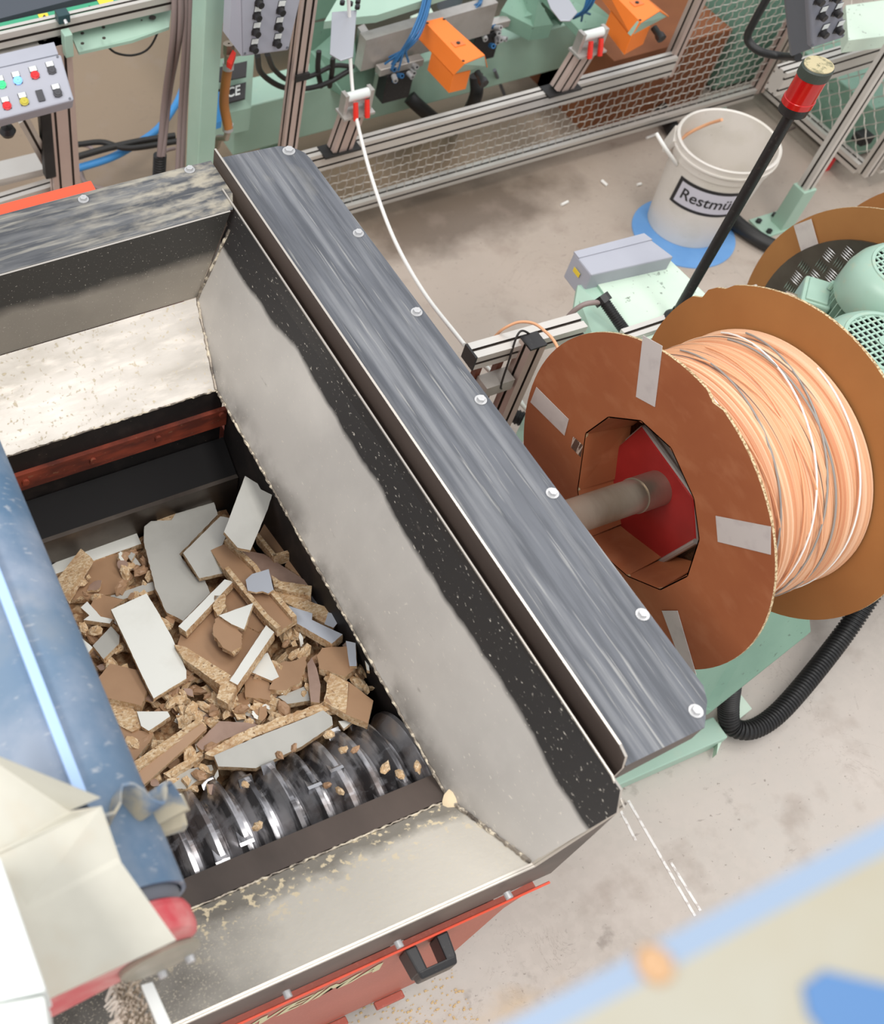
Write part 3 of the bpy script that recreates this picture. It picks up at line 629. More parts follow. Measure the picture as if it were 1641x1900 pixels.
for i, (px, py) in enumerate(spots):
    k = i % 18
    kind = 0 if rr.random() < .55 else 1
    p = PPl(px, py, PA + rr.uniform(.004, .034), PBX, PBY)
    if k == i:
        pass
    key = (kind, rr.randint(0, 8))
    hit = [o for kk, o in protos if kk == key]
    if not hit:
        g, ms = proto(*key); o = g.build('wood_fragment', ms, org=(0, 0, 0)); protos.append((key, o))
    else:
        o = hit[0].copy(); COL.objects.link(o)
    s_ = rr.uniform(.5, 1.25)
    o.scale = (s_, s_ * rr.uniform(.7, 1.2), s_); o.location = p
    o.rotation_euler = (rr.uniform(-.5, .5) + .25, rr.uniform(-.45, .45), rr.uniform(0, 6.28))
    zone = ('between brightest white board and tray', 'between blue belt and big grey board', 'by the forked white shard', 'at the right wall near the rotor', 'at the back left near the wall strip', 'between diagonal channel and right wall', 'along the rotor at the lower left', 'at the far left edge of the pile')[zid[i]]
    look = {0: ('bare tan', 'brown filmed', 'bare tan', 'greyish', 'bare tan', 'white', 'brown filmed', 'bare tan', 'pinkish')[key[1]] + ' shard', 1: 'rounded crumb' if key[1] % 3 else 'rounded brown crumb'}[key[0]]
    tag(o, 'small %s of particleboard %s' % (look, zone), 'wood chip', 'loose %ss %s' % (look, zone))
for i, (px, py, z) in enumerate([(548, 1388, 1.0), (608, 1366, 1.0), (640, 1394, 1.0), (660, 1390, 1.01), (718, 1427, .99), (478, 1530, 1.0), (610, 1461, .99), (634, 1468, .98), (770, 1425, .97), (522, 1405, 1.0), (452, 1455, .99), (745, 1440, .96)]):
    key = (1, i % 6); hit = [o for kk, o in protos if kk == key]
    if hit: o = hit[0].copy(); COL.objects.link(o)
    else:
        g, ms = proto(*key); o = g.build('wood_fragment', ms, org=(0, 0, 0)); protos.append((key, o))
    o.name = 'wood_fragment'; o.location = P(px, py, z=z); s_ = rr.uniform(.5, .8); o.scale = (s_, s_, s_); o.rotation_euler = (rr.uniform(-1, 1), rr.uniform(-1, 1), rr.uniform(0, 6))
    tag(o, 'small crumb of particleboard thrown up over the spinning rotor', 'wood chip', 'crumbs flying above the rotor')
# dust heap in the corner of the front slope
g = G(); c = P(850, 1490, z=1.005)
g.lathe(c, (0, -.45, .9), [(-.006, .030), (.002, .024), (.007, .012), (.008, .001)], 14)
tag(g.build('sawdust_heap', Mt('cream_sawdust', (222, 202, 168), .95), smooth=True), 'little heap of cream sawdust at the front corner of the hopper', 'sawdust')

# ------------------------------------------------------------------ CONVEYOR over the hopper
CV = root('belt_conveyor', (-.3, .8, 0), 'inclined belt conveyor with a worn blue belt ending over the hopper', 'conveyor')
cx, cz, R_ = .098, 1.60, .100
sl = .42                                           # belt falls away to the left
def belt_path(r):
    p = []
    n = V((-sin(sl), 0, cos(sl)))
    for t in range(6): p.append(V((cx, 0, cz)) + V((cos(sl), 0, sin(sl))) * (-1.1 * (1 - t / 5.0)) + n * r)
    k = 22
    for i in range(1, k + 1):
        a = pi / 2 + sl - (pi) * i / k; p.append(V((cx + cos(a) * r, 0, cz + sin(a) * r)))
    e_ = p[-1]
    for t in range(1, 6): p.append(e_ + V((cos(sl), 0, sin(sl))) * (-1.1 * t / 5.0))
    return p
def sheet(path, y0, y1, th):
    g = G(); n = len(path); vs = []
    for i, p in enumerate(path):
        d = (path[min(i + 1, n - 1)] - path[max(i - 1, 0)]).normalized(); nn = V((-d.z, 0, d.x))
        for y, o_ in ((y0, 0), (y1, 0), (y1, -th), (y0, -th)): vs.append(p + nn * o_ + V((0, y, 0)))
    fs = [(i * 4 + j, i * 4 + (j + 1) % 4, i * 4 + 4 + (j + 1) % 4, i * 4 + 4 + j) for i in range(n - 1) for j in range(4)]
    g.add(vs, fs); return g
sheet(belt_path(R_), .345, 1.62, .006).build('belt', m_belt, CV, smooth=True)
G().lathe((cx, .36, cz), (0, 1, 0), [(0, .02), (0, .092), (1.25, .092), (1.25, .02)], 40).build('roller', m_plside, CV, smooth=True)
# cleat on top of the belt
a = pi / 2 - .06
c0 = V((cx + cos(a) * R_, 0, cz + sin(a) * R_)); er = V((cos(a), 0, sin(a))); et = V((-sin(a), 0, cos(a)))
g = G(); g.prism([c0 + er * .012 + et * .008 + V((0, .47, 0)), c0 + er * .012 - et * .008 + V((0, .47, 0)), c0 + er * .012 - et * .008 + V((0, 1.6, 0)), c0 + er * .012 + et * .008 + V((0, 1.6, 0))], er * -.02)
g.build('cleat', m_cleat, CV, bevel=.003)
# corrugated sidewall near the belt edge
path = belt_path(R_); L = [0]
for i in range(len(path) - 1): L.append(L[-1] + (path[i + 1] - path[i]).length)
vs = []; tot = L[-1]; n = 420; r0_ = []
j = 0
for i in range(n + 1):
    s_ = tot * i / n
    while j < len(L) - 2 and L[j + 1] < s_: j += 1
    t = (s_ - L[j]) / (L[j + 1] - L[j]); p = path[j].lerp(path[j + 1], t); d = (path[j + 1] - path[j]).normalized()
    nn = V((-d.z, 0, d.x)); w = sin(2 * pi * s_ / .056) * .020; w = max(-.016, min(.016, w))
    for h, y in ((0, 0), (.045, 0), (.045, .004), (0, .004)): vs.append(p + nn * h + V((0, .445 + w + y, 0)))
g = G(); g.add(vs, [(i * 4 + q, i * 4 + (q + 1) % 4, i * 4 + 4 + (q + 1) % 4, i * 4 + 4 + q) for i in range(n) for q in range(4)])
g.build('sidewall', m_sidew, CV, smooth=True)
# red side frame with rounded nose
pts = [(-1.0, 1.17), (-1.0, 1.05), (.02, 1.49), (.10, 1.507)]
nose = [(cx + cos(a_) * .095, cz + sin(a_) * .095) for a_ in [(-1.3 + 2.6 * i / 14) for i in range(15)]]
poly = [(-1.0, .285, 1.22), (-1.0, .285, 1.06)] + [(x, .285, z) for x, z in nose] + [(cx - .04, .285, cz + .10)]
g = G(); g.prism(poly, (0, .045, 0)); g.build('side_frame', m_bracket, CV, bevel=.012)
g = G(); g.lathe((.135, .284, 1.555), (0, -1, 0), [(0, .058), (.006, .058), (.009, .05), (.009, .001)], 36); bp = g.build('end_plate', Mt('greenish_grey_plate', (150, 144, 128), .45).mottle((176, 166, 148), 12, .45, .65, amt=.6), CV)
for q_ in ((.175, 1.53), (.135, 1.505)): G().lathe((q_[0], .275, q_[1]), (0, -1, 0), [(0, .007), (.008, .006), (.008, .0005)], 12).build('bolt', m_zinc, bp)
G().lathe((cx, .33, cz), (0, 1, 0), [(0, .04), (0, .085), (.012, .09), (.026, .09), (.03, .05)], 36).build('bearing_ring', m_greyd, CV, smooth=True)
# cream chute guard beside the belt
gA, gB = P(-60, 1380, z=1.80), P(187, 1480, z=1.80)
gC, gD = P(128, 1505, z=1.745), P(-60, 1610, z=1.745)
gE, gF = P(225, 1600, z=1.742), P(30, 1704, z=1.742)
gG, gH = P(327, 1744, z=1.70), P(86, 1856, z=1.70)
gI = P(-40, 1590, z=1.745)
g = G()
def face(g, pts, t, mi=0): g.prism(pts, t, mi)
face(g, [gA, gB, gC, gD], (0, .002, -.003)); G_ = g.build('guard_flange', m_creamsheet, CV)
g = G(); face(g, [gD + V((0, .001, 0)), gC, gB + V((0, 0, -.03)), gE, gF, gI], (0, 0, -.003)); face(g, [gF, gE, gG, gH], (0, 0, -.003)); g.build('guard_sheet', m_creamsheet, CV)
g = G(); a_, b_ = P(-60, 1560, z=1.86), P(0, 1590, z=1.86); c_, d_ = P(86, 1838, z=1.86), P(-60, 1870, z=1.86); g.prism([a_, b_, c_, d_], (0, 0, -.10)); g.build('frame_cover', m_frost, CV, bevel=.003)
g = G(); a_, b_, c_, d_ = P(-60, 1872, z=1.85), P(82, 1846, z=1.85), P(98, 1960, z=1.85), P(-60, 1960, z=1.85); g.prism([a_, b_, c_, d_], (0, 0, -.10)); g.build('frame_cover', m_frost, CV, bevel=.003)
# brush with its aluminium holder under the side frame
BR = root('strip_brush', P(245, 1880, z=1.40), 'cream bristle strip brush in a pale aluminium holder at the bottom left', 'brush')
g = G(); a_, b_ = P(262, 1828, z=1.42), P(283, 1822, z=1.42); c_, d_ = P(345, 1960, z=1.42), P(318, 1965, z=1.42); g.prism([a_, b_, c_, d_], (0, 0, -.04)); g.build('holder', m_frost, BR)
g = G(); rb = random.Random(3)
for i in range(260):
    t = rb.random(); u = rb.random(); p = P(205 + 58 * u + 60 * t - 30 * (1 - u) * t, 1815 + 130 * t, z=1.40)
    g.tube([p, p + V((rb.uniform(-.01, .01) - .012, rb.uniform(-.01, .01), -.07))], .0016, 3, cap=False)
tag(g.build('bristles', m_bristle, BR), kind='stuff')

# ------------------------------------------------------------------ FOREGROUND panel, very near the lens
FG = root('foreground_machine', (.3, -.05, 2.55), 'strongly blurred cream machine panel with a light blue edge at the bottom right', 'panel')
zt = 2.62
e0, e1 = P(760, 1990, z=zt), P(1800, 1440, z=zt); dn = (e1 - e0).normalized(); inn = V((dn.y, -dn.x, 0))
g = G(); g.prism([e0 + inn * .011, e1 + inn * .011, e1 + inn * .4, e0 + inn * .4], (0, 0, -.02)); g.build('panel', m_fore, FG)
g = G(); g.prism([e0, e1, e1 + inn * .011, e0 + inn * .011], (0, 0, -.02)); g.build('edge_trim', m_film, FG)
q_ = [P(1490, 1830, z=zt + .001), P(1530, 1800, z=zt + .001), P(1580, 1812, z=zt + .001), P(1660, 1830, z=zt + .001), P(1720, 1960, z=zt + .001), P(1560, 1960, z=zt + .001), P(1500, 1880, z=zt + .001)]
g = G(); g.prism(q_, (0, 0, -.0008)); g.build('film_patch', m_film2, FG)
g = G(); g.lathe(P(1215, 1790, z=zt), (0, 0, 1), [(0, .0085), (.003, .007), (.005, .0005)], 9)
tag(g.build('wood_crumb', Mt('orange_wood', (186, 150, 114), .8)), 'blurred orange wood crumb on the cream foreground panel', 'wood chip')

# ------------------------------------------------------------------ SPOOL
AX = V((0, .875, 1.039))
SP = root('cardboard_spool', (1.72, .875, .64), 'big cardboard spool wound with peach edging strip beside the hopper', 'spool')
hole = [(-.0, 0)]
def disc(name, x, r, mt, holepts=None, th=.006, par=None, nick=None, ctr=AX):
    n = 96; out = []
    for i in range(n):
        a = 2 * pi * i / n; rr_ = r * (1 + .002 * sin(a * 5))
        if nick:
            for na, nw, nd in nick:
                if abs((a - na + pi) % (2 * pi) - pi) < nw: rr_ -= nd
        out.append(V((x, ctr.y + cos(a) * rr_, ctr.z + sin(a) * rr_)))
    if not holepts:
        g = G(); g.prism(out, (th, 0, 0), 0, 1, 0); return g.build(name, [mt, m_flute], par, org=None if par else (x, ctr.y, 0))
    inn_ = []                                   # hole outline sampled at the same angles
    hp = [((p.y - ctr.y), (p.z - ctr.z)) for p in holepts]
    for i in range(n):
        a = 2 * pi * i / n; best = None
        for k in range(len(hp)):
            (x1, y1), (x2, y2) = hp[k], hp[(k + 1) % len(hp)]
            dx, dy = x2 - x1, y2 - y1; den = cos(a) * dy - sin(a) * dx
            if abs(den) < 1e-9: continue
            t = (x1 * dy - y1 * dx) / den; u = (x1 * sin(a) - y1 * cos(a)) / den
            if t > 0 and -1e-6 <= u <= 1 + 1e-6: best = t if best is None else max(best, t)
        best = best or .1
        inn_.append(V((x, ctr.y + cos(a) * best, ctr.z + sin(a) * best)))
    g = G(); T = V((th, 0, 0)); vs = out + inn_ + [v + T for v in out] + [v + T for v in inn_]; fs = []; ms = []
    for i in range(n):
        j = (i + 1) % n
        fs += [(i, j, n + j, n + i), (2 * n + i, 3 * n + i, 3 * n + j, 2 * n + j), (i, 2 * n + i, 2 * n + j, j), (n + i, n + j, 3 * n + j, 3 * n + i)]; ms += [0, 0, 1, 1]
    g.add(vs, fs, ms); return g.build(name, [mt, m_flute], par)
XF, XB = 1.545, 1.90
hp = [P(a, b, X=XF) for a, b in ((1130, 775), (1190, 782), (1245, 832), (1287, 925), (1297, 1000), (1275, 1068), (1225, 1093), (1165, 1068), (1087, 1000), (1073, 910), (1088, 805))]
disc('flange', XF, .398, m_cbd, hp, par=SP, nick=((1.64, .02, .010),))
disc('flange', XB, .405, m_cbd2, None, par=SP, nick=((.72, .03, .006), (.50, .04, .012), (5.6, .03, .02), (5.66, .03, .012)))
# folded flaps lining the core
g = G(); k = len(hp)
for i in range(k):
    a, b = hp[i], hp[(i + 1) % k]; c = V((XF, AX.y, AX.z))
    g.prism([a, b, b.lerp(c, .06) + V((.12, 0, 0)), a.lerp(c, .10) + V((.12, 0, 0))], (b - a).cross(V((1, 0, 0))).normalized() * .003)
g.build('core_flap', m_cbd, SP)
# core box and winding
prof = []; nn_ = 46
for i in range(nn_):
    x0 = XF + .008 + (XB - XF - .012) * i / nn_; w = (XB - XF - .012) / nn_; rr_ = .300 + .004 * sin(i * .9) + random.uniform(-.0012, .0016)
    for t in (.1, .35, .65, .9): prof.append((x0 + w * t - XF, rr_ + .0042 * sin(pi * t)))
g = G(); g.lathe(V((XF, AX.y, AX.z)), (1, 0, 0), prof, 96); g.build('winding', m_wire, SP, smooth=True)
# loose strands lying slantwise over the winding
for i, (xa, xb, a0, a1, mt_) in enumerate([(1.60, 1.86, -1.3, 2.4, m_whstr), (1.64, 1.87, -1.2, 2.2, m_greystr), (1.575, 1.72, -1.1, 2.3, m_greystr), (1.70, 1.60, -1.0, 2.3, m_peach), (1.83, 1.70, -1.3, 2.1, m_peach), (1.80, 1.885, -1.2, 1.6, m_whstr), (1.66, 1.76, -1.0, 2.2, m_peach), (1.57, 1.64, -.8, 2.2, m_whstr), (1.76, 1.82, -1.3, 2.2, m_greystr)]):
    pts = []
    for q in range(40):
        t = q / 39; a = a0 + (a1 - a0) * t; x = xa + (xb - xa) * t; pts.append((x, AX.y - cos(a) * .3075 * 1.0, AX.z + sin(a) * .3075))
    G().tube(pts, .0022, 6).build('strand', mt_, SP, smooth=True)
for q in ([(1194, 622), (1230, 642), (1216, 755), (1181, 736)], [(996, 718), (1056, 778), (1048, 808), (985, 746)], [(1329, 957), (1431, 977), (1431, 1029), (1333, 1005)], [(1229, 1133), (1258, 1133), (1293, 1252), (1262, 1222)]):
    g = G(); g.prism([P(a, b, X=XF - .001) for a, b in q], (-.001, 0, 0)); g.build('tape', m_tape, SP)
# slot in flange
g = G(); g.prism([P(a, b, X=XF - .001) for a, b in ((1064, 810), (1082, 826), (1078, 848), (1060, 830))], (-.0006, 0, 0)); g.build('slot', Mt('slot_showing_strip', (206, 186, 170), .7).mottle((92, 66, 52), 120, .48, .52, (.1, 1, .1), 1), SP)
# reel holder: shaft and square crimson plates
RH = root('reel_holder', (1.7, 1.0, 0), 'green painted reel stand with crimson clamping plate and bare steel shaft', 'reel stand')
rp_ = [P(a, b, X=1.64) for a, b in ((1096, 870), (1190, 792), (1236, 850), (1293, 1004), (1284, 1025), (1190, 1062))]
ctr = sum(rp_, V()) / len(rp_)
sq = []
u_ = V((0, .62, -.785)); v_ = V((0, .785, .62)); c_ = V((1.64, .875, .95))
rp_ = [P(a, b, X=1.64) for a, b in ((1096, 872), (1190, 790), (1288, 925), (1293, 1004), (1192, 1062), (1110, 925))]
g = G(); g.prism(rp_, (.018, 0, 0), 0, 1, 0); g.build('clamp_plate', [m_plred, m_plside], RH, bevel=.006)
for q0, q1 in ((5, 0), (5, 4), (4, 3)):
    G().tube([rp_[q0] + V((-.001, 0, 0)), rp_[q1] + V((-.001, 0, 0))], .007, 8).build('edge_weld', m_plside, RH, smooth=True)
g = G(); g.prism([P(a, b, X=1.655) for a, b in ((1096, 872), (1190, 790), (1296, 935), (1293, 1004), (1192, 1062))], (.13, 0, 0)); g.build('clamp_block', m_plside, RH)
sa = V((1.36, .912, 1.052)); sb = V((1.64, .885, 1.052))
sa = P(1085, 951, X=1.40); sb = P(1222, 905, X=1.64)
d_ = (sb - sa)
g = G(); g.lathe(sa - d_ * .3, d_, [(0, .032), (0, .040), (d_.length * .96, .040), (d_.length * .96, .0425), (d_.length * 1.3, .0425), (d_.length * 1.3, .01)], 36); g.build('shaft', m_shaft, RH, smooth=True)
G().lathe(AX + V((1.8, 0, 0)), (1, 0, 0), [(0, .035), (.35, .035)], 24).build('axle', m_shaft, RH)
g = G(); g.box((2.02, .82, .1), (2.12, .94, 1.09)); g.build('upright', m_green, RH, bevel=.004)
# base and sloping plate
g = G(); g.box((1.22, .49, .0), (2.04, .56, .07)); g.build('foot_beam', m_green, RH, bevel=.004)
g = G(); g.prism([V((1.30, .60, .70)), P(1322, 1318, z=.28), P(1505, 1172, z=.42), V((2.1, .72, .72)), V((1.3, .9, .82))], (0, 0, -.03)); g.build('sloping_plate', m_greend, RH)
g = G(); g.prism([P(1330, 1400, z=.04), P(1345, 1300, z=.04), P(1375, 1288, z=.04), P(1396, 1315, z=.04), P(1350, 1352, z=.04)], (0, 0, -.03)); g.build('base_plate', m_greenl, RH)
g = G(); g.prism([P(1098, 512, z=.74), P(1120, 512, z=.74), P(1040, 680, z=.62), P(980, 800, z=.45), P(955, 850, z=.4), P(960, 800, z=.4), P(1035, 650, z=.62)], (0, 0, -.03)); g.prism([P(1100, 520, z=.73), P(1125, 520, z=.73), P(1200, 640, z=.73), P(1180, 650, z=.73)], (0, 0, -.06)); g.build('leg', m_green, RH)
g = G(); g.prism([P(a, b, z=.75) for a, b in ((1098, 511), (1232, 470), (1322, 556), (1190, 640))], (.03, 0, -.28), 0, 1, 1); g.build('gearbox_cover', [m_greenl, m_green], RH, bevel=.003)
g = G(); g.prism([(1.95, 1.30, .74), (2.14, 1.47, .74), (2.14, 1.70, .74), (2.09, 1.72, .74), (1.85, 1.35, .45)], (0, 0, -.02)); g.build('gusset', m_green, RH)
# grey junction box
JB = root('junction_box', P(1140, 500, z=.70), 'light grey terminal box with a small yellow sticker mounted behind the green cover', 'junction box')
tp = [P(a, b, z=.80) for a, b in ((1065, 468), (1195, 434), (1251, 476), (1098, 510))]
g = G(); g.prism(tp, (0, 0, -.10)); g.build('body', m_grey, JB, bevel=.005)
g = G(); lid = [p + V((0, 0, .003)) for p in (tp[0], tp[1], tp[1].lerp(tp[2], .28), tp[0].lerp(tp[3], .28))]; g.prism(lid, (0, 0, -.006)); g.build('lid', m_grey, JB)
a_, b_ = tp[0].lerp(tp[3], .30), tp[0].lerp(tp[3], .62)
g = G(); g.prism([a_ + V((-.004, 0, -.030)), b_ + V((-.004, 0, -.030)), b_ + V((-.004, 0, -.046)), a_ + V((-.004, 0, -.046))], (-.001, 0, 0)); g.build('sticker', m_yellow, JB)
# aluminium rail and post holding the strip guide
AR = root('aluminium_rail', (1.9, 1.48, .6), 'aluminium profile rail with post beside the hopper cover carrying strip guides', 'profile rail')
r0p, r1p = P(873, 662, z=.86), P(1080, 600, z=.86)
r1p = r0p + (r1p - r0p) * 1.0
g = G(); g.profile(r0p, r0p + V((.34, -.015, 0)), .055, .05); g.build('rail', [m_alu, m_slot], AR)
g = G(); g.profile(r0p + V((.52, -.03, -.13)), r0p + V((1.0, -.03, -.13)), .04, .08); g.build('rail', [m_alu, m_slot], AR)
G().box(r0p + V((-.006, -.0275, -.025)), r0p + V((0, .0275, .025))).build('end_cap', m_blackpl, AR)
pt = P(990, 634, z=.90); G().profile(pt, pt - V((0, 0, .75)), .05, .05, up=(0, 1, 0)).build('post', [m_alup, m_slot], AR)
G().box(pt + V((-.026, -.026, 0)), pt + V((.026, .026, .006))).build('end_cap', m_blackpl, AR)
for k_, o_ in enumerate((.03, .10)): G().box(r0p + V((o_, -.01, -.6)), r0p + V((o_ + .018, .008, -.04))).build('strut', Mt('brown_strut%d' % k_, (112, 60, 40), .5), AR)
G().box(pt + V((-.12, -.02, -.16)), pt + V((-.03, .03, -.12))).build('bracket', m_plside, AR)
gp = P(932, 715, z=.72); G().lathe(gp, (1, .4, .3), [(0, .004), (0, .010), (.05, .010), (.05, .004)], 14).build('sensor', m_zinc, AR)
hose('sensor_cable', [pt + V((.02, .02, -.01)), pt + V((-.03, .03, .02)), pt + V((-.06, .0, -.05)), pt + V((-.07, -.02, -.14)), gp + V((.04, .01, .02))], .003, m_cableb, 'x', 'x', parent=AR)
hose('guide_rod', [P(895, 670, z=.55), P(932, 716, z=.55)], .006, m_frost, 'x', 'x', parent=AR)
# hoses
hose('corrugated_hose', [P(1690, 990, z=.35), P(1625, 1090, z=.22), P(1560, 1185, z=.12), P(1480, 1285, z=.07), P(1430, 1335, z=.05), P(1388, 1355, z=.05), P(1357, 1345, z=.06), P(1352, 1310, z=.12), P(1356, 1270, z=.22)], .030, m_rub, 'black corrugated hose looping over the floor below the cardboard spool', 'hose', ribs=.011)
hose('corrugated_hose', [P(1122, 560, z=.80), P(1150, 600, z=.76), P(1190, 655, z=.68), P(1230, 720, z=.55)], .016, m_rub, 'thin black corrugated conduit clipped to the green cover edge', 'hose', ribs=.007)
hose('corrugated_hose', [P(920, 758, z=.25), P(950, 770, z=.25), P(985, 785, z=.25), P(1020, 810, z=.25)], .026, m_rub, 'short piece of black corrugated hose seen behind the aluminium post', 'hose', ribs=.012)
hose('cable', [P(1040, 625, z=.62), P(1052, 592, z=.74), P(1082, 566, z=.80), P(1120, 560, z=.80)], .008, m_cable, 'grey cable curving into the clip on the green cover', 'cable')
G().lathe(P(1118, 556, z=.80), ray(1150, 600).cross(ray(1118, 556)).cross(ray(1118, 556)).normalized(), [(-.012, .012), (-.012, .024), (.012, .024), (.012, .012)], 8).build('hose_clip', m_blackpl, JB)
hose('edging_strip', [P(918, 625, z=.86), P(935, 610, z=.90), P(962, 598, z=.93), P(990, 600, z=.95), P(1012, 615, z=.97), P(1028, 632, z=.98), P(1040, 655, z=.98)], .004, m_peach, 'peach edging strip looping over the aluminium rail towards the spool', 'edging strip')
hose('edging_strip', [P(955, 724, z=.4), P(985, 775, z=.4)], .006, m_whstr, 'short white strip end behind the aluminium post', 'edging strip')

# ------------------------------------------------------------------ SIGNAL LAMP on its black pole
SL = root('signal_lamp', (2.253, 1.487, .80), 'red signal light with dusty cap on a tall black pole', 'signal lamp')
b_ = V((2.253, 1.487, 0))
g = G(); g.lathe(b_ + V((0, 0, .76)), (0, 0, 1), [(0, .014), (.70, .014)], 20); g.build('pole', m_blackpl, SL, smooth=True)
G().lathe(b_ + V((0, 0, .75)), (0, 0, 1), [(0, .03), (.02, .03), (.035, .018), (.05, .016)], 20).build('socket', m_rub, SL)
G().lathe(b_ + V((0, 0, 1.45)), (0, 0, 1), [(0, .014), (.012, .033), (.035, .035), (.035, .02)], 32).build('base', m_blackpl, SL, smooth=True)
G().lathe(b_ + V((0, 0, 1.485)), (0, 0, 1), [(0, .036), (.014, .036), (.015, .034), (.075, .034), (.075, .01)], 32).build('lens', m_redlamp, SL, smooth=True)
G().lathe(b_ + V((0, 0, 1.558)), (0, 0, 1), [(0, .036), (.022, .036), (.027, .032), (.027, .0315)], 32).build('cap', Mt('dark_green_plastic', (58, 66, 58), .5), SL)
G().lathe(b_ + V((0, 0, 1.582)), (0, 0, 1), [(0, .033), (.004, .033), (.006, .001)], 32).build('cap_top', m_lampcap, SL)

# ------------------------------------------------------------------ BUCKET on its mat
g = G(); mc = P(1268, 432, z=0); g.lathe(mc, (0, 0, 1), [(0, .001), (0, .205), (.004, .205), (.004, .001)], 56); tag(g.build('floor_mat', m_mat), 'round blue mat under the white bucket', 'mat')
BC = V((3.276, 2.404, 0)); r0b, r1b, hb = .155, .185, .40
BC = P(1273, 413, z=0); BC.z = .005
BU = root('bucket', BC, 'white plastic bucket with a black-framed Restmüll label', 'bucket')
g = G(); g.lathe(BC, (0, 0, 1), [(0, .001), (0, r0b), (hb - .07, r1b - .004), (hb - .065, r1b + .002), (hb - .008, r1b + .006), (hb, r1b + .008), (hb + .004, r1b + .003), (hb, r1b - .004), (.012, r0b - .004), (.01, .001)], 64); g.build('shell', m_bucket, BU, smooth=True)
g = G(); g.lathe(BC + V((0, 0, hb - .03)), (0, 0, 1), [(0, r1b + .002), (0, r1b + .012), (.006, r1b + .012), (.006, r1b + .002)], 64)
for s_ in (-1, 1):
    th0 = math.atan2(-(-.3142), -.92) if 0 else 0
vd = (V((0, 0, 0)) - BC); vd.z = 0; ang = math.atan2(vd.y, vd.x)     # towards the camera side
ha = ang - 1.35
hand = BC + V((cos(ha), sin(ha), 0)) * (r1b + .012) + V((0, 0, hb - .05))
tl = V((-sin(ha), cos(ha), 0))
g.prism([hand - tl * .05 + V((0, 0, .03)), hand + tl * .05 + V((0, 0, .03)), hand + tl * .035 + V((cos(ha) * .018, sin(ha) * .018, -.035)), hand - tl * .035 + V((cos(ha) * .018, sin(ha) * .018, -.035))], V((cos(ha), sin(ha), 0)) * -.02)
g.build('rim_and_lug', m_bucket, BU, smooth=True)
def wrap(g, ac, hc, off, ccw=1):                     # flat mesh (x,y) wrapped on the bucket wall, upright text seen from outside
    out = []
    for v in g.v:
        z = hc + v.y; rad = r0b + (r1b - .004 - r0b) * z / (hb - .07) + off; a = ac + v.x / rad * ccw
        out.append(BC + V((cos(a) * rad, sin(a) * rad, z)))
    g.v = out; return g
def grid(w, h, nx, ny):
    g = G(); g.add([(w * (i / nx - .5), h * (j / ny - .5), 0) for j in range(ny + 1) for i in range(nx + 1)], [(j * (nx + 1) + i, j * (nx + 1) + i + 1, (j + 1) * (nx + 1) + i + 1, (j + 1) * (nx + 1) + i) for j in range(ny) for i in range(nx)]); return g
la = ang + .25
wrap(grid(.29, .125, 20, 4), la, .235, .0012).build('label_border', m_ink, BU)
wrap(grid(.258, .096, 20, 4), la, .235, .0020).build('label', m_paper, BU)
wrap(text_mesh('Restmüll', .069, .0009, 0, .95), la, .235, .0030).build('lettering', m_ink, BU)
tt = lambda a, b, z: P(a, b, z=z)
hose('strip_offcut', [P(1218, 247, z=.45), P(1235, 275, z=.41), P(1255, 303, z=.33), P(1262, 312, z=.28)], .007, m_whstr, 'white strip offcut leaning over the left rim of the bucket', 'strip offcut')
hose('strip_offcut', [P(1340, 222, z=.44), P(1310, 232, z=.38), P(1275, 250, z=.32), P(1245, 278, z=.27)], .0065, m_peach, 'curved tan strip offcut standing in the bucket', 'strip offcut')
for i, (a, b, c, d, l_) in enumerate([(1042, 380, 1054, 374, 'white strip crumb on the floor, nearest to the fence scuffs'), (1117, 335, 1127, 344, 'white strip crumb on the floor between fence rail and bucket'), (1183, 343, 1190, 341, 'white strip crumb on the floor close to the left of the bucket'), (1200, 256, 1216, 250, 'white strip crumb beside the bucket rim below the fence rail')]):
    p, q = P(a, b, z=.006), P(c, d, z=.006); G().tube([p, q], .006, 6).build('strip_crumb', m_whstr); o = bpy.data.objects[-1] if 0 else None
for o in [o for o in COL.objects if o.name.startswith('strip_crumb')]:
    i = int(o.name.split('.')[1]) if '.' in o.name else 0
    tag(o, ['white strip crumb on the floor, the one nearest to the dark scuffs', 'white strip crumb on the floor halfway between the scuffs and the bucket', 'smallest white strip crumb on the floor touching the left of the bucket', 'white strip crumb at the bucket rim just below the fence rail'][i], 'strip crumb')

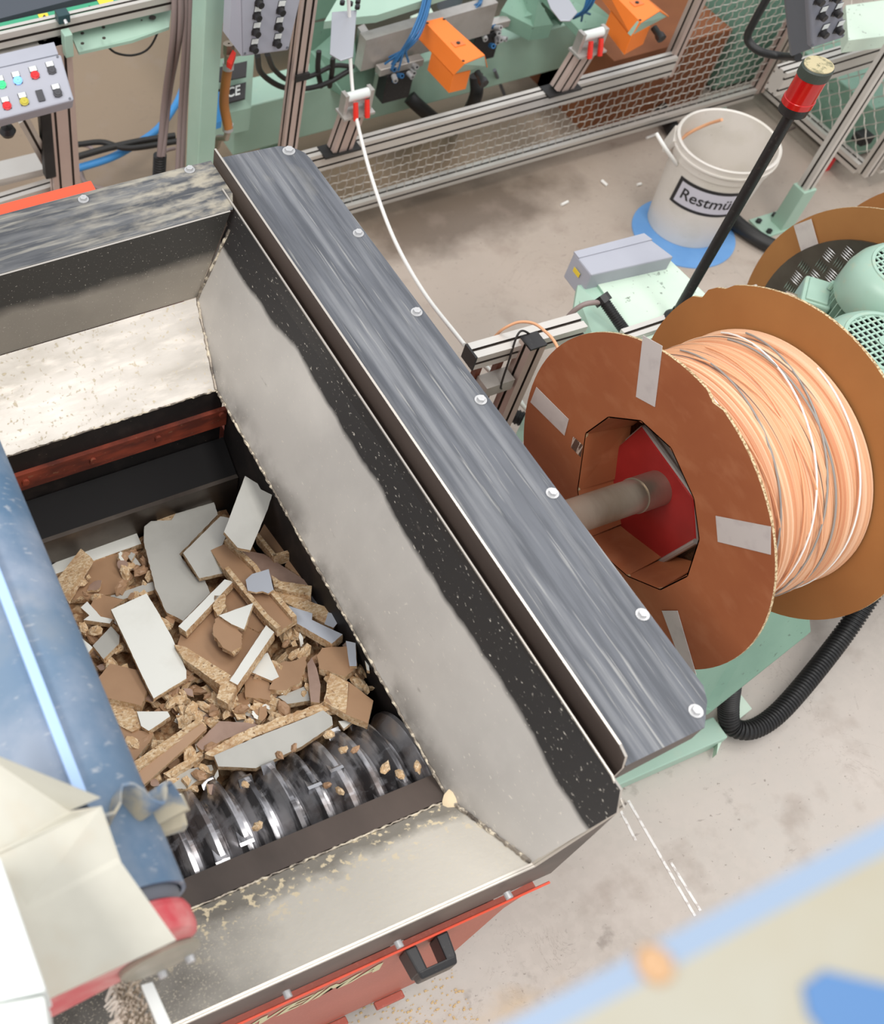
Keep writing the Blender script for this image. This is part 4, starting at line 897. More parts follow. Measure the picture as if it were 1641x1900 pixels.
# ------------------------------------------------------------------ MOTORS and second spool on the right
def motor(name, c, label, r=.13):
    M_ = root(name, c, label, 'electric motor')
    g = G(); g.lathe(c, (0, 0, 1), [(0, .05), (0, r * .78), (.50, r * .78), (.50, .05)], 32); g.build('housing', m_motor, M_)
    for i in range(36):
        a = 2 * pi * i / 36; u = V((cos(a), sin(a), 0)); t_ = V((-sin(a), cos(a), 0)); p = c + u * r * .76
        G().prism([p - t_ * .0016, p + t_ * .0016, p + u * r * .21 + t_ * .0016, p + u * r * .21 - t_ * .0016], (0, 0, .48)).build('fin', m_motor, M_)
    z0 = .45
    g = G(); g.lathe(c + V((0, 0, z0)), (0, 0, 1), [(.03, r), (.036, r * 1.03), (.09, r * 1.02), (.12, r * .95), (.142, r * .83), (.152, r * .70), (.148, r * .66)], 48); cw = g.build('fan_cowl', m_motor, M_, smooth=True)
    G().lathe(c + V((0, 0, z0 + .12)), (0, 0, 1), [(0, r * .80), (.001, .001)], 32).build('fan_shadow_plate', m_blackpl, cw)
    g = G(); zg = z0 + .146; rg = r * .67; st = .0165
    for k_ in range(-7, 8):
        y = k_ * st
        if abs(y) > rg: continue
        h_ = sqrt(rg * rg - y * y)
        g.box(c + V((-h_, y - .0026, zg)), c + V((h_, y + .0026, zg + .003))); g.box(c + V((y - .0026, -h_, zg + .0005)), c + V((y + .0026, h_, zg + .0035)))
    g.lathe(c + V((0, 0, zg)), (0, 0, 1), [(0, r * .64), (.007, r * .66), (.007, r * .72), (0, r * .74)], 48)
    g.lathe(c + V((0, 0, zg)), (0, 0, 1), [(.001, .001), (.006, .016), (.006, .001)], 20)
    g.build('fan_grille', m_motor, cw)
    for k_ in range(4):
        a = k_ * pi / 2 + .6; p = c + V((cos(a) * r, sin(a) * r, z0 + .015)); G().lathe(p, (0, 0, 1), [(-.01, .009), (.012, .009), (.012, .001)], 10).build('lug', m_motor, cw)
    return M_
c1 = P(1686, 500, z=1.05); c2 = P(1642, 636, z=1.05)
zb = 1.05 - .596
motor('electric_motor', V((c1.x, c1.y, zb)), 'green finned motor with a round fan grille, upper one with the terminal box')
motor('electric_motor', V((c2.x, c2.y, zb)), 'green finned motor with a round fan grille, lower one beside the spool', .138)
m1 = bpy.data.objects['electric_motor']
pT = P(1516, 540, z=.90); dirn = V((pT.x - c1.x, pT.y - c1.y, 0)); dist = dirn.length; dirn.normalize(); sd = V((-dirn.y, dirn.x, 0)); p_ = V((c1.x, c1.y, .80)) + dirn * (dist - .045)
g = G(); g.prism([p_ + sd * .055 + V((0, 0, .10)), p_ - sd * .055 + V((0, 0, .10)), p_ - sd * .055 + dirn * .08 + V((0, 0, .10)), p_ + sd * .055 + dirn * .08 + V((0, 0, .10))], (0, 0, -.10)); tbx = g.build('terminal_box', m_motor, m1, bevel=.006)
g = G(); g.prism([p_ + sd * .047 + dirn * .01 + V((0, 0, .106)), p_ - sd * .047 + dirn * .01 + V((0, 0, .106)), p_ - sd * .047 + dirn * .07 + V((0, 0, .106)), p_ + sd * .047 + dirn * .07 + V((0, 0, .106))], (0, 0, -.01)); g.build('lid', m_motor, tbx, bevel=.004)
G().prism([p_ + sd * .04 + V((0, 0, .07)), p_ - sd * .04 + V((0, 0, .07)), p_ - sd * .04 - dirn * .12 + V((0, 0, .07)), p_ + sd * .04 - dirn * .12 + V((0, 0, .07))], (0, 0, -.06)).build('terminal_neck', m_motor, m1)
p2 = p_ + dirn * .08 + V((0, 0, .05)); G().lathe(p2, dirn, [(0, .016), (.03, .016), (.03, .01)], 8).build('cable_gland', m_shaft, m1)
hose('cable', [p2 + dirn * .03, p2 + dirn * .07 + V((0, 0, -.01)), p2 + dirn * .10 + V((0, 0, -.07)), p2 + dirn * .11 + V((0, 0, -.2))], .010, m_cable, 'grey cable leaving the terminal box of the upper motor', 'cable')
g = G(); g.prism([P(1452, 596, z=.9), P(1480, 570, z=.9), P(1492, 584, z=.9)], (.02, 0, -.02)); tag(g.build('orange_flag', m_orange), 'small orange plastic corner beside the upper motor', 'plastic piece')
MBs = root('machine_base', (2.6, 1.1, 0), 'green machine bed carrying the two finned motors', 'machine bed')
g = G(); g.box((2.30, .82, .05), (3.05, 1.62, zb - .03)); g.build('bed', m_motor, MBs, bevel=.006)
g = G(); g.box((2.26, .84, zb - .03), (2.9, 1.55, zb)); g.build('bed_plate', m_motor, MBs, bevel=.004)
g = G(); g.box((2.35, .72, .40), (3.2, .82, .46)); g.build('side_beam', m_creamsheet, MBs, bevel=.004)
g = G(); g.box((2.35, .74, .1), (3.2, .815, .36)); g.build('side_panel', m_rub, MBs)
A2 = V((0, 1.268, .505))
S2 = root('cardboard_spool', (2.95, 1.268, 0), 'second brown cardboard spool standing behind the green motors', 'spool')
disc('flange', 2.925, .490, m_cbd2, None, par=S2, ctr=A2, nick=((2.55, .02, .012),))
disc('flange', 3.20, .490, m_cbd2, None, par=S2, ctr=A2)
g = G(); g.prism([P(a, b, X=2.92) for a, b in ((1474, 418), (1506, 406), (1519, 452), (1488, 466))], (-.002, 0, 0)); g.build('tape', m_tape, S2)
CP = root('guard_disc', (2.89, 1.268, 0), 'round aluminium checker plate disc in front of the second spool', 'checker plate')
n = 64; g = G(); g.prism([V((2.89, A2.y + cos(2 * pi * i / n) * .40, A2.z + sin(2 * pi * i / n) * .40)) for i in range(n)], (.008, 0, 0)); g.build('plate', m_chk, CP)
g = G()
for i in range(-9, 10):
    for j in range(-9, 10):
        cy_, cz_ = i * .046, j * .046
        if cy_ * cy_ + cz_ * cz_ > .365 ** 2 or cz_ < -.2: continue
        for q in range(5):
            o_ = (q - 2) * .0085
            if (i + j) % 2: a, b = V((0, .018, 0)), V((0, 0, o_))
            else: a, b = V((0, 0, .018)), V((0, o_, 0))
            p = V((2.888, A2.y + cy_, A2.z + cz_)); nrm = V((-.0025, 0, 0)); w = b.normalized() * .0022 if o_ else (V((0, 0, .0022)) if (i + j) % 2 else V((0, .0022, 0)))
            g.add([p + b - a, p + b + w, p + b + a, p + b - w, p + b + nrm], [(0, 4, 1), (1, 4, 2), (2, 4, 3), (3, 4, 0)], 0)
tag(g.build('raised_bars', m_chkbar, CP), kind='stuff')
# black hose on the floor
hose('hose', [P(1165, 120, z=.03), P(1200, 165, z=.03), P(1232, 210, z=.03), P(1262, 262, z=.03), P(1310, 330, z=.03), P(1350, 395, z=.03), P(1385, 428, z=.03), P(1430, 455, z=.03), P(1480, 470, z=.03)], .030, m_rub, 'black hose on the floor passing behind the bucket', 'hose')
hose('cable', [P(1395, 262, z=.005), P(1440, 250, z=.005), P(1475, 236, z=.005)], .005, m_cable, 'thin grey cable on the floor behind the signal pole', 'cable')

# ------------------------------------------------------------------ FENCE
def mesh_panel(name, o0, ux, uz, wx, wz, par, pitch=.040, rot=0):
    """crimped wire grid in the rectangle o0 + ux*[0,wx] + uz*[0,wz]"""
    g = G(); ux, uz = V(ux), V(uz); nn = ux.cross(uz)
    def wire(a, b, ph):
        L = (b - a).length; k_ = max(2, int(L / pitch * 2)); d = (b - a) / k_
        pts = [a + d * i + nn * (.0035 if (i + ph) % 2 else -.0035) + (uz if abs((b - a).dot(ux)) > abs((b - a).dot(uz)) else ux) * (.0008 if (i // 1 + ph) % 2 else -.0008) for i in range(k_ + 1)]
        g.tube(pts, .0021, 4, cap=False)
    if not rot:
        for i in range(1, int(wx / pitch)): wire(o0 + ux * pitch * i, o0 + ux * pitch * i + uz * wz, i)
        for j in range(1, int(wz / pitch) + 1): wire(o0 + uz * pitch * j, o0 + uz * pitch * j + ux * wx, j)
    else:
        n_ = int((wx + wz) / (pitch * 1.414))
        for i in range(1, n_ + 1):
            s_ = i * pitch * 1.414
            a = (max(0, s_ - wz), min(s_, wz)); b = (min(s_, wx), max(0, s_ - wx)); wire(o0 + ux * a[0] + uz * a[1], o0 + ux * b[0] + uz * b[1], i)
            a = (max(0, s_ - wz), wz - min(s_, wz)); b = (min(s_, wx), wz - max(0, s_ - wx)); wire(o0 + ux * a[0] + uz * a[1], o0 + ux * b[0] + uz * b[1], i)
    return tag(g.build(name, m_mesh, par), kind='stuff')
al = [m_alu, m_slot]; alp = [m_alup, m_slot]
F1 = root('safety_fence', (2.9, 2.9, 0), 'aluminium profile safety fence with wire mesh running behind the hopper', 'fence')
G().profile((1.70, 2.9, .10), (4.05, 2.9, .10), .045, .045).build('bottom_rail', al, F1)
G().profile((1.70, 2.88, .40), (3.46, 2.88, .40), .045, .080).build('top_rail', al, F1)
mesh_panel('wire_mesh', V((1.70, 2.9, .12)), (1, 0, 0), (0, 0, 1), 1.76, .25, F1)
mesh_panel('wire_mesh', V((3.46, 2.9, .12)), (1, 0, 0), (0, 0, 1), .60, 1.1, F1)
G().profile((3.475, 2.9, .33), (3.475, 2.9, 1.35), .045, .045, up=(0, 1, 0)).build('post', alp, F1)
G().profile((1.752, 2.93, .12), (1.752, 2.93, 1.5), .06, .04, up=(0, 1, 0)).build('post', alp, F1)
G().profile((4.075, 2.9, .10), (4.075, 2.9, 1.35), .045, .045, up=(0, 1, 0)).build('post', alp, F1)
F2 = root('safety_fence', (4.1, 2.6, 0), 'diagonal mesh fence bay between corner post and green footed post', 'fence')
G().profile((4.14, 2.9, .10), (4.14, 2.32, .10), .045, .045).build('bottom_rail', al, F2)
G().profile((4.14, 2.9, .10), (4.14, 2.9, 1.35), .045, .045, up=(0, 1, 0)).build('post', al, F2)
mesh_panel('wire_mesh', V((4.14, 2.32, .12)), (0, 1, 0), (0, 0, 1), .58, 1.1, F2, .05, 1)
G().profile((4.16, 2.30, .08), (4.16, 2.30, 1.2), .045, .045, up=(0, 1, 0)).build('post', al, F2)
F3 = root('safety_fence', (4.5, 2.3, 0), 'mesh fence gate at the right edge behind the black latch', 'fence')
G().profile((4.22, 2.30, .10), (5.2, 2.30, .10), .045, .045).build('bottom_rail', al, F3)
G().profile((4.24, 2.30, .10), (4.24, 2.30, 1.2), .045, .045, up=(0, 1, 0)).build('post', al, F3)
mesh_panel('wire_mesh', V((4.24, 2.30, .12)), (1, 0, 0), (0, 0, 1), .9, 1.1, F3, .05, 1)
lp = P(1602, 255, X=4.2); G().box(lp - V((.03, .03, .02)), lp + V((.03, .03, .02))).build('latch', m_rub, F3, bevel=.006)
tag(G().box(P(1532, 303, z=.03) - V((.025, .02, .03)), P(1532, 303, z=.03) + V((.025, .02, .03))).build('red_block', m_btnred, bevel=.003), 'small red block on the floor beside the fence post', 'block')
FP = root('fence_post', P(1437, 425, z=0), 'aluminium post in a green steel sleeve bolted to the floor', 'post')
fb = P(1450, 418, z=0); fx, fy = fb.x, fb.y
G().profile((fx, fy, .14), (fx, fy, 1.15), .045, .045, up=(0, 1, 0)).build('profile_post', al, FP)
G().box((fx - .032, fy - .032, 0), (fx + .032, fy + .032, .20)).build('sleeve', m_green, FP, bevel=.003)
g = G(); g.box((fx - .11, fy - .04, 0), (fx + .05, fy + .07, .008)); fpl = g.build('foot_plate', m_green, FP)
for dx, dy in ((-.085, -.02), (-.085, .045), (.0, .05)): G().lathe((fx + dx, fy + dy, .008), (0, 0, 1), [(0, .012), (.012, .012), (.012, .001)], 6).build('bolt', m_blackpl, fpl)
# strip guides: leaning profile stub with a white roller and two scarlet grips
def guide(name, bx, tx, label):
    b0 = P(*bx, Y=2.865); t0 = P(*tx, Y=2.865); b0.z = .44
    r_ = root(name, b0, label, 'strip guide')
    d = (t0 - b0).normalized()
    G().profile(b0, t0, .08, .05, up=(0, 1, 0)).build('stub_post', alp, r_)
    G().box(b0 + V((-.075, -.035, -.005)), b0 + V((.075, .035, .003))).build('base_plate', m_rub, r_)
    tl = t0 + V((0, -.01, .004)); s_ = V((1, 0, -.05)).normalized()
    G().box(tl + V((-.062, -.04, 0)), tl + V((.062, .03, .008))).build('top_plate', m_plside, r_)
    for s in (-1, 1): G().box(tl + V((s * .050 - .007, -.018, .008)), tl + V((s * .050 + .007, .018, .085))).build('cheek', m_plside, r_)
    G().lathe(tl + V((-.043, 0, .066)), (1, 0, 0), [(0, .002), (0, .018), (.086, .018), (.086, .002)], 20).build('roller', m_frost, r_, smooth=True)
    G().box(tl + V((-.043, .005, .02)), tl + V((.043, .02, .05))).build('white_block', m_frost, r_)
    for x in (-.016, .030):
        G().tube([tl + V((x, -.022, .054)), tl + V((x - .003, -.040, .020)), tl + V((x - .004, -.050, .0))], [.009, .010, .009], 12).build('grip', m_handle, r_, smooth=True)
    return r_
guide('strip_guide', (632, 262), (655, 205), 'leaning strip guide with white roller and two red grips holding the white strip')
guide('strip_guide', (1045, 152), (1085, 92), 'leaning strip guide with two red grips and no strip, farther right on the fence')
hose('edging_strip', [P(640, -80, z=1.1), P(648, 20, z=.90), P(650, 100, z=.76), P(655, 172, z=.665), P(664, 230, z=.60), P(690, 330, z=.58), P(730, 440, z=.62), P(785, 540, z=.72), P(862, 640, z=.86)], .0062, m_whstr, 'long white edging strip hanging from the machine down to the aluminium rail', 'edging strip')
hose('edging_strip', [P(892, 672, z=.70), P(935, 715, z=.62), P(985, 768, z=.5)], .006, m_whstr, 'continuation of the white strip under the aluminium rail', 'edging strip')

# ------------------------------------------------------------------ MACHINES beyond the fence
EM = root('edge_machine', (2.3, 3.4, 0), 'long green machine bed with steel beam behind the fence', 'machine')
G().box((1.70, 3.26, .18), (3.35, 3.42, .40)).build('bed_beam', m_green, EM, bevel=.006)
G().box((1.95, 3.8, .30), (5.0, 4.4, .62)).build('rear_bed', m_greend, EM, bevel=.006)
for x in (1.9, 3.3): G().box((x, 3.30, 0), (x + .12, 3.40, .18)).build('foot', m_greend, EM)
g = G(); g.prism([P(602, 40, z=.75), P(625, 0, z=.78), P(760, -40, z=.78), P(880, -30, z=.78), P(700, 28, z=.75), P(660, 32, z=.75)], (0, 0, -.03)); g.build('top_plate', m_green, EM)
g = G(); g.prism([P(583, 42, z=.62), P(655, 30, z=.62), P(660, 100, z=.55), P(700, 120, z=.50), P(655, 135, z=.50), P(580, 92, z=.5)], (0, 0, -.12)); g.build('bracket', m_greend, EM)
g = G(); a_, b_ = P(680, 75, z=.66), P(925, 5, z=.66); dd = (b_ - a_); g.prism([a_, b_, b_ + V((0, .05, 0)), a_ + V((0, .05, 0))], (0, 0, -.13)); g.build('steel_beam', m_plside, EM)
g = G(); a_ = P(664, 50, z=.60); b_ = P(684, 82, z=.60); g.prism([a_, P(676, 44, z=.6), P(696, 76, z=.6), b_], (0, 0, -.11)); g.build('steel_end', m_plside, EM)
g = G(); g.prism([P(930, 20, z=.55), P(960, -30, z=.6), P(1000, 0, z=.6), P(1026, 45, z=.5), P(990, 50, z=.5)], (0, 0, -.06)); g.prism([P(980, -40, z=.62), P(1050, -40, z=.62), P(1150, 45, z=.5), P(1075, 55, z=.5)], (0, 0, -.03)); g.build('sloping_cover', m_greend, EM)
G().lathe(P(1015, 35, z=.45), (0, 1, 0), [(0, .10), (.05, .10), (.05, .02)], 30).build('pulley', m_greend, EM)
G().lathe(P(833, 12, z=.42), (0, 0, 1), [(0, .05), (.22, .05), (.22, .01)], 30).build('column', m_greyd, EM)
g = G(); g.prism([P(762, 30, z=.55), P(800, 15, z=.55), P(812, 38, z=.55), P(775, 52, z=.55)], (0, 0, -.08)); g.build('block', m_greenl, EM)
# grey curved deflector plates
for (q_, l_) in (([(616, 22), (662, 18), (655, 105), (632, 112), (612, 100)], 'grey metal strip deflector plate above the left strip guide'), ([(1012, -10), (1050, -12), (1072, 22), (1058, 38), (1040, 38), (1022, 15)], 'grey metal deflector plate between the orange housings')):
    g = G(); g.prism([P(a, b, z=.88) for a, b in q_], (.002, .0, -.006)); tag(g.build('deflector_plate', Mt('deflector_grey', (178, 180, 186), .4, .4), bevel=.002), l_, 'metal plate')
hd = P(645, 12, z=.90); g = G()
for k_ in range(4):
    p = P((635, 650, 664, 663)[k_], (8, 10, 6, 16)[k_], z=.885); g.lathe(p, (0, 0, 1), [(0, .009), (.012, .009), (.012, .001)], 12)
tag(g.build('screws', m_blackpl), 'four dark screws holding the left grey deflector plate', 'screws')
# orange hooded heads
def orange_head(name, L, dx, dy, label, cap=True):
    """L: pixel outline of the hood top; built as bent sheet over a green motor box"""
    M_ = root(name, P(L[0][0], L[0][1], z=.4), label, 'machine head')
    z1, z2 = .72, .66
    a = P(*L[0], z=z1); b = P(*L[1], z=z1); c = P(*L[2], z=z1); d = P(*L[3], z=z1)     # top strip
    e_ = P(*L[4], z=z2); f = P(*L[5], z=z2); h = P(*L[6], z=z2); i_ = P(*L[7], z=z2)      # left eave, right eave
    g = G(); T = V((0, 0, -.004))
    g.prism([a, b, c, d], T); g.prism([a, d, f, e_], T); g.prism([b, h, i_, c], T); M_h = g.build('hood', m_orange, M_)
    lo = P(*L[8], z=.52); lo2 = P(*L[9], z=.52); lo3 = P(*L[10], z=.52)
    k0 = e_.lerp(f, .42); zs = .585
    g = G(); g.prism([k0, f, V((f.x, f.y, zs)), V((k0.x, k0.y, zs))], (.004, 0, 0)); i2 = f.lerp(i_, .5); g.prism([f, i2, V((i2.x, i2.y, zs)), V((f.x, f.y, zs))], (0, .004, 0)); g.build('skirt', m_orange, M_)
    G().prism([k0 + V((.01, -.01, -.01)), f + V((.005, .01, -.01)), i2 + V((0, .01, -.01)), V((i2.x, k0.y, f.z - .01))], (0, 0, -.07)).build('drive_body', m_green, M_)
    g = G(); g.prism([d + T, c + T, i_ + V((0, .004, 0)), f + V((0, .004, 0))], (0, .02, 0)); g.build('end_plate', m_green, M_)
    cc = (c + i_ + f) / 3; ce = V((cc.x + .015, cc.y, z2 - .01))
    G().lathe(ce, (0, -1, -.2), [(0, .012), (.03, .012), (.04, .017), (.06, .017), (.06, .002)], 16).build('cable_gland', m_blackpl, M_, smooth=True)
    tc_ = (a + b + c + d) / 4 + V((0, -.03, .001))
    G().box(tc_ + V((-.022, -.016, 0)), tc_ + V((.022, .016, .001))).build('plate', Mt('hood_plate', (226, 122, 60), .4), M_h); G().lathe(tc_ + V((0, 0, .001)), (0, 0, 1), [(0, .007), (.003, .007), (.003, .001)], 12).build('screw', m_rub, M_h)
    for p in (a, b, d):
        q_ = p.lerp((a + b + c + d) / 4, .1); G().lathe(q_, (0, 0, 1), [(0, .005), (.002, .005), (.002, .001)], 10).build('screw', m_rub, M_h)
    return M_
orange_head('orange_drive_unit', [(788, 40), (822, 32), (900, 102), (862, 118), (773, 66), (842, 139), (825, 36), (905, 124), (820, 160), (862, 150), (800, 110)], 0, 0, 'orange hooded machine head with blue air lines beside it')
orange_head('orange_drive_unit', [(1120, -30), (1160, -38), (1225, 20), (1190, 42), (1108, -15), (1172, 68), (1165, -30), (1242, 30), (1175, 85), (1225, 60), (1135, 45)], 0, 0, 'orange hooded machine head cut by the top edge, next to the fence post')
# bundles of blue air lines ending in valve blocks
def airlines(name, pts, n, label, seed):
    rb = random.Random(seed); g = G()
    for i in range(n):
        o1 = V((rb.uniform(-.012, .012), rb.uniform(-.012, .012), rb.uniform(-.01, .01)))
        e2 = V((rb.uniform(-.05, .05), rb.uniform(-.03, .03), rb.uniform(-.01, .02)))
        g.tube(curve([V(p) + o1 * (1 if k_ < len(pts) - 2 else .5) + (e2 if k_ == len(pts) - 1 else V()) for k_, p in enumerate(pts)], 5), .0042, 6)
    return tag(g.build(name, m_blue, smooth=True), label, 'air hoses')
airlines('air_hose_bundle', [P(800, -60, z=.8), P(790, 10, z=.76), P(772, 60, z=.74), P(752, 90, z=.68), P(740, 120, z=.6)], 9, 'bundle of thin blue air hoses falling to the valve block left of the orange head', 1)
airlines('air_hose_bundle', [P(905, -50, z=.7), P(893, 0, z=.68), P(880, 25, z=.62)], 5, 'short bundle of blue air hoses at the top right of the first orange head', 2)
airlines('air_hose_bundle', [P(1105, -40, z=.75), P(1098, -5, z=.7), P(1085, 20, z=.64), P(1080, 38, z=.58)], 7, 'bundle of blue air hoses above the right strip guide', 3)
def valves(name, c, label, seed, n=7):
    rb = random.Random(seed); r_ = root(name, c, label, 'valve block')
    G().box(c + V((-.06, -.03, -.12)), c + V((.06, .03, 0))).build('block', m_blackpl, r_, bevel=.003)
    for i in range(n):
        p = c + V((rb.uniform(-.055, .055), rb.uniform(-.05, .02), rb.uniform(-.06, .03))); G().lathe(p, (rb.uniform(-.5, .5), -1, rb.uniform(-.3, .6)), [(0, .006), (0, .010), (.03, .010), (.03, .005)], 10).build('fitting', m_zinc if i % 3 else m_blue, r_)
    G().box(c + V((-.09, -.02, .0)), c + V((.10, .02, .03))).build('cylinder_body', m_plside, r_, bevel=.003)
valves('valve_block', P(738, 128, z=.52), 'black and chrome pneumatic valve block at the end of the long blue hose bundle', 3, 12)
valves('valve_block', P(900, 55, z=.50), 'chrome clamp and valve block right of the first orange head', 5, 9)
hose('pipe_stub', [P(760, 180, z=.28), P(775, 195, z=.25), P(810, 225, z=.12)], .028, m_rub, 'black hose stub pointing at the fence from the green bed', 'hose')
hose('hose', [P(884, 140, z=.50), P(884, 175, z=.42), P(868, 210, z=.25), P(845, 240, z=.05)], .026, m_rub, 'black hose hanging from the first orange head to the floor', 'hose')
hose('rod', [P(918, 130, z=.3), P(930, 160, z=.12), P(936, 175, z=.05)], .007, m_greyd, 'thin grey rod standing below the green bed beam', 'rod')
# green column and the thick bundle of grey cables
GC = root('steel_column', (1.55, 3.18, 0), 'tall pale green square steel column behind the hopper corner', 'column')
cb0 = P(345, 305, z=.45); cb1 = P(398, 290, z=.45)
yc = cb0.y - .10; xc = P(398, 296, Y=yc).x; G().box((cb0.x, yc, 0), (xc, cb0.y, 1.9)).build('column', m_green, GC, bevel=.004)
hose('cable', [P(325, -60, z=1.1), P(322, 60, z=.9), P(306, 180, z=.6), P(296, 290, z=.4)], .011, m_cable, 'left grey cable of the pair entering the corrugated conduit', 'cable')
hose('cable', [P(335, -60, z=1.1), P(334, 60, z=.9), P(315, 170, z=.6), P(302, 290, z=.4)], .011, m_cable, 'right grey cable of the pair entering the corrugated conduit', 'cable')
hose('cable', [P(346, -60, z=1.1), P(344, 60, z=.9), P(336, 200, z=.6), P(330, 315, z=.4)], .010, m_cable, 'straight grey cable along the left edge of the green column, outer one', 'cable')
hose('cable', [P(354, -60, z=1.1), P(352, 60, z=.9), P(343, 200, z=.6), P(338, 315, z=.4)], .010, m_cable, 'straight grey cable touching the green column, inner one', 'cable')
hose('corrugated_conduit', [P(297, 288, z=.4), P(295, 330, z=.3)], .026, m_rub, 'black corrugated conduit end rising behind the hopper flange', 'conduit', ribs=.011)
hose('cable', [P(140, 292, z=.2), P(200, 275, z=.2), P(260, 262, z=.2), P(325, 252, z=.2)], .014, m_cableb, 'thick black cable crossing in front of the blue pipe', 'cable')
hose('cable', [P(145, 268, z=.2), P(190, 264, z=.2), P(240, 275, z=.2), P(330, 262, z=.2)], .012, m_cableb, 'black cable bowing above the thicker black one', 'cable')
hose('blue_pipe', [P(145, 312, z=.15), P(200, 295, z=.15), P(240, 275, z=.15), P(290, 242, z=.15), P(326, 195, z=.15), P(345, 150, z=.15)], .016, m_bluepipe, 'bright blue pipe curving towards the green column', 'pipe')
hose('cable', [P(145, 268, z=.1), P(165, 272, z=.1), P(178, 283, z=.1)], .008, m_cable, 'short grey cable end left of the black cables', 'cable')
hose('cable', [P(150, 320, z=.1), P(160, 340, z=.1), P(195, 352, z=.1), P(240, 355, z=.1)], .010, m_cable, 'grey cable loop on the floor behind the red beam', 'cable')
hose('cable', [P(298, 292, z=.4), P(308, 280, z=.4), P(325, 275, z=.4)], .007, m_cable, 'thin grey branch cable leaving the conduit', 'cable')
hose('cable', [P(192, 78, z=.85), P(215, 98, z=.80), P(250, 102, z=.78), P(280, 85, z=.8), P(305, 30, z=.9)], .004, m_cableb, 'thin black wire sagging below the perforated green plate', 'wire')
# amber hose with red valve
AH = root('amber_hose', (1.7, 3.2, .5), 'amber rubber hose with hose clips and a red valve lever beside the green column', 'hose')
hose('hose_body', [P(424, 118, z=.85), P(418, 160, z=.78), P(416, 195, z=.70), P(424, 238, z=.62)], .017, m_hosebr, 'x', 'x', parent=AH)
for a, b, z in ((424, 122, .85), (423, 236, .62)): G().lathe(P(a, b, z=z), (0, .1, 1), [(-.012, .019), (.012, .019)], 20, cap=True).build('hose_clip', m_zinc, AH)
G().lathe(P(424, 118, z=.86), (0, .1, 1), [(0, .016), (.03, .016), (.04, .02), (.07, .02), (.07, .004)], 8).build('valve_body', m_shaft, AH)
g = G(); g.prism([P(432, 92, z=.92), P(438, 98, z=.92), P(430, 120, z=.90), P(421, 114, z=.90)], (0, 0, -.02)); g.build('lever', m_handle, AH)
G().tube([P(424, 240, z=.61), P(420, 256, z=.58), P(406, 256, z=.56), P(402, 272, z=.5)], .012, 10).build('elbow', m_shaft, AH)
G().prism([P(398, 175, z=.6), P(408, 168, z=.6), P(412, 225, z=.5), P(400, 228, z=.5)], (0, 0, -.03)).build('blue_fitting', m_bluepipe, AH, bevel=.003)
# CE plate on the small green cabinet behind
CEb = root('control_cabinet', (1.9, 3.5, 0), 'small green cabinet with a black CE marking plate', 'cabinet')
g = G(); g.prism([P(402, 110, z=.62), P(472, 100, z=.62), P(466, 200, z=.45), P(400, 215, z=.45)], (0, 0, -.10)); g.build('body', m_green, CEb)
pc = [P(404, 166, z=.515 + .022), P(457, 152, z=.52 + .022), P(455, 182, z=.49 + .022), P(403, 196, z=.49 + .012)]
g = G(); g.prism(pc, (0, 0, -.006)); g.build('plate', m_ink, CEb)
g = G(); g.prism([P(405, 125, z=.63), P(459, 113, z=.63), P(457, 142, z=.60), P(404, 152, z=.60)], (0, 0, -.004)); g.build('display', m_ink, CEb)
t = text_mesh('CE', .05, .001); c_ = (pc[0] + pc[1] + pc[2] + pc[3]) / 4; ux = (pc[1] - pc[0]).normalized(); uy = (pc[0] - pc[3]).normalized(); t.v = [c_ + ux * (v.x * .9 + .008) + uy * v.y + V((0, 0, .006)) for v in t.v]; t.build('lettering', m_frost, CEb)

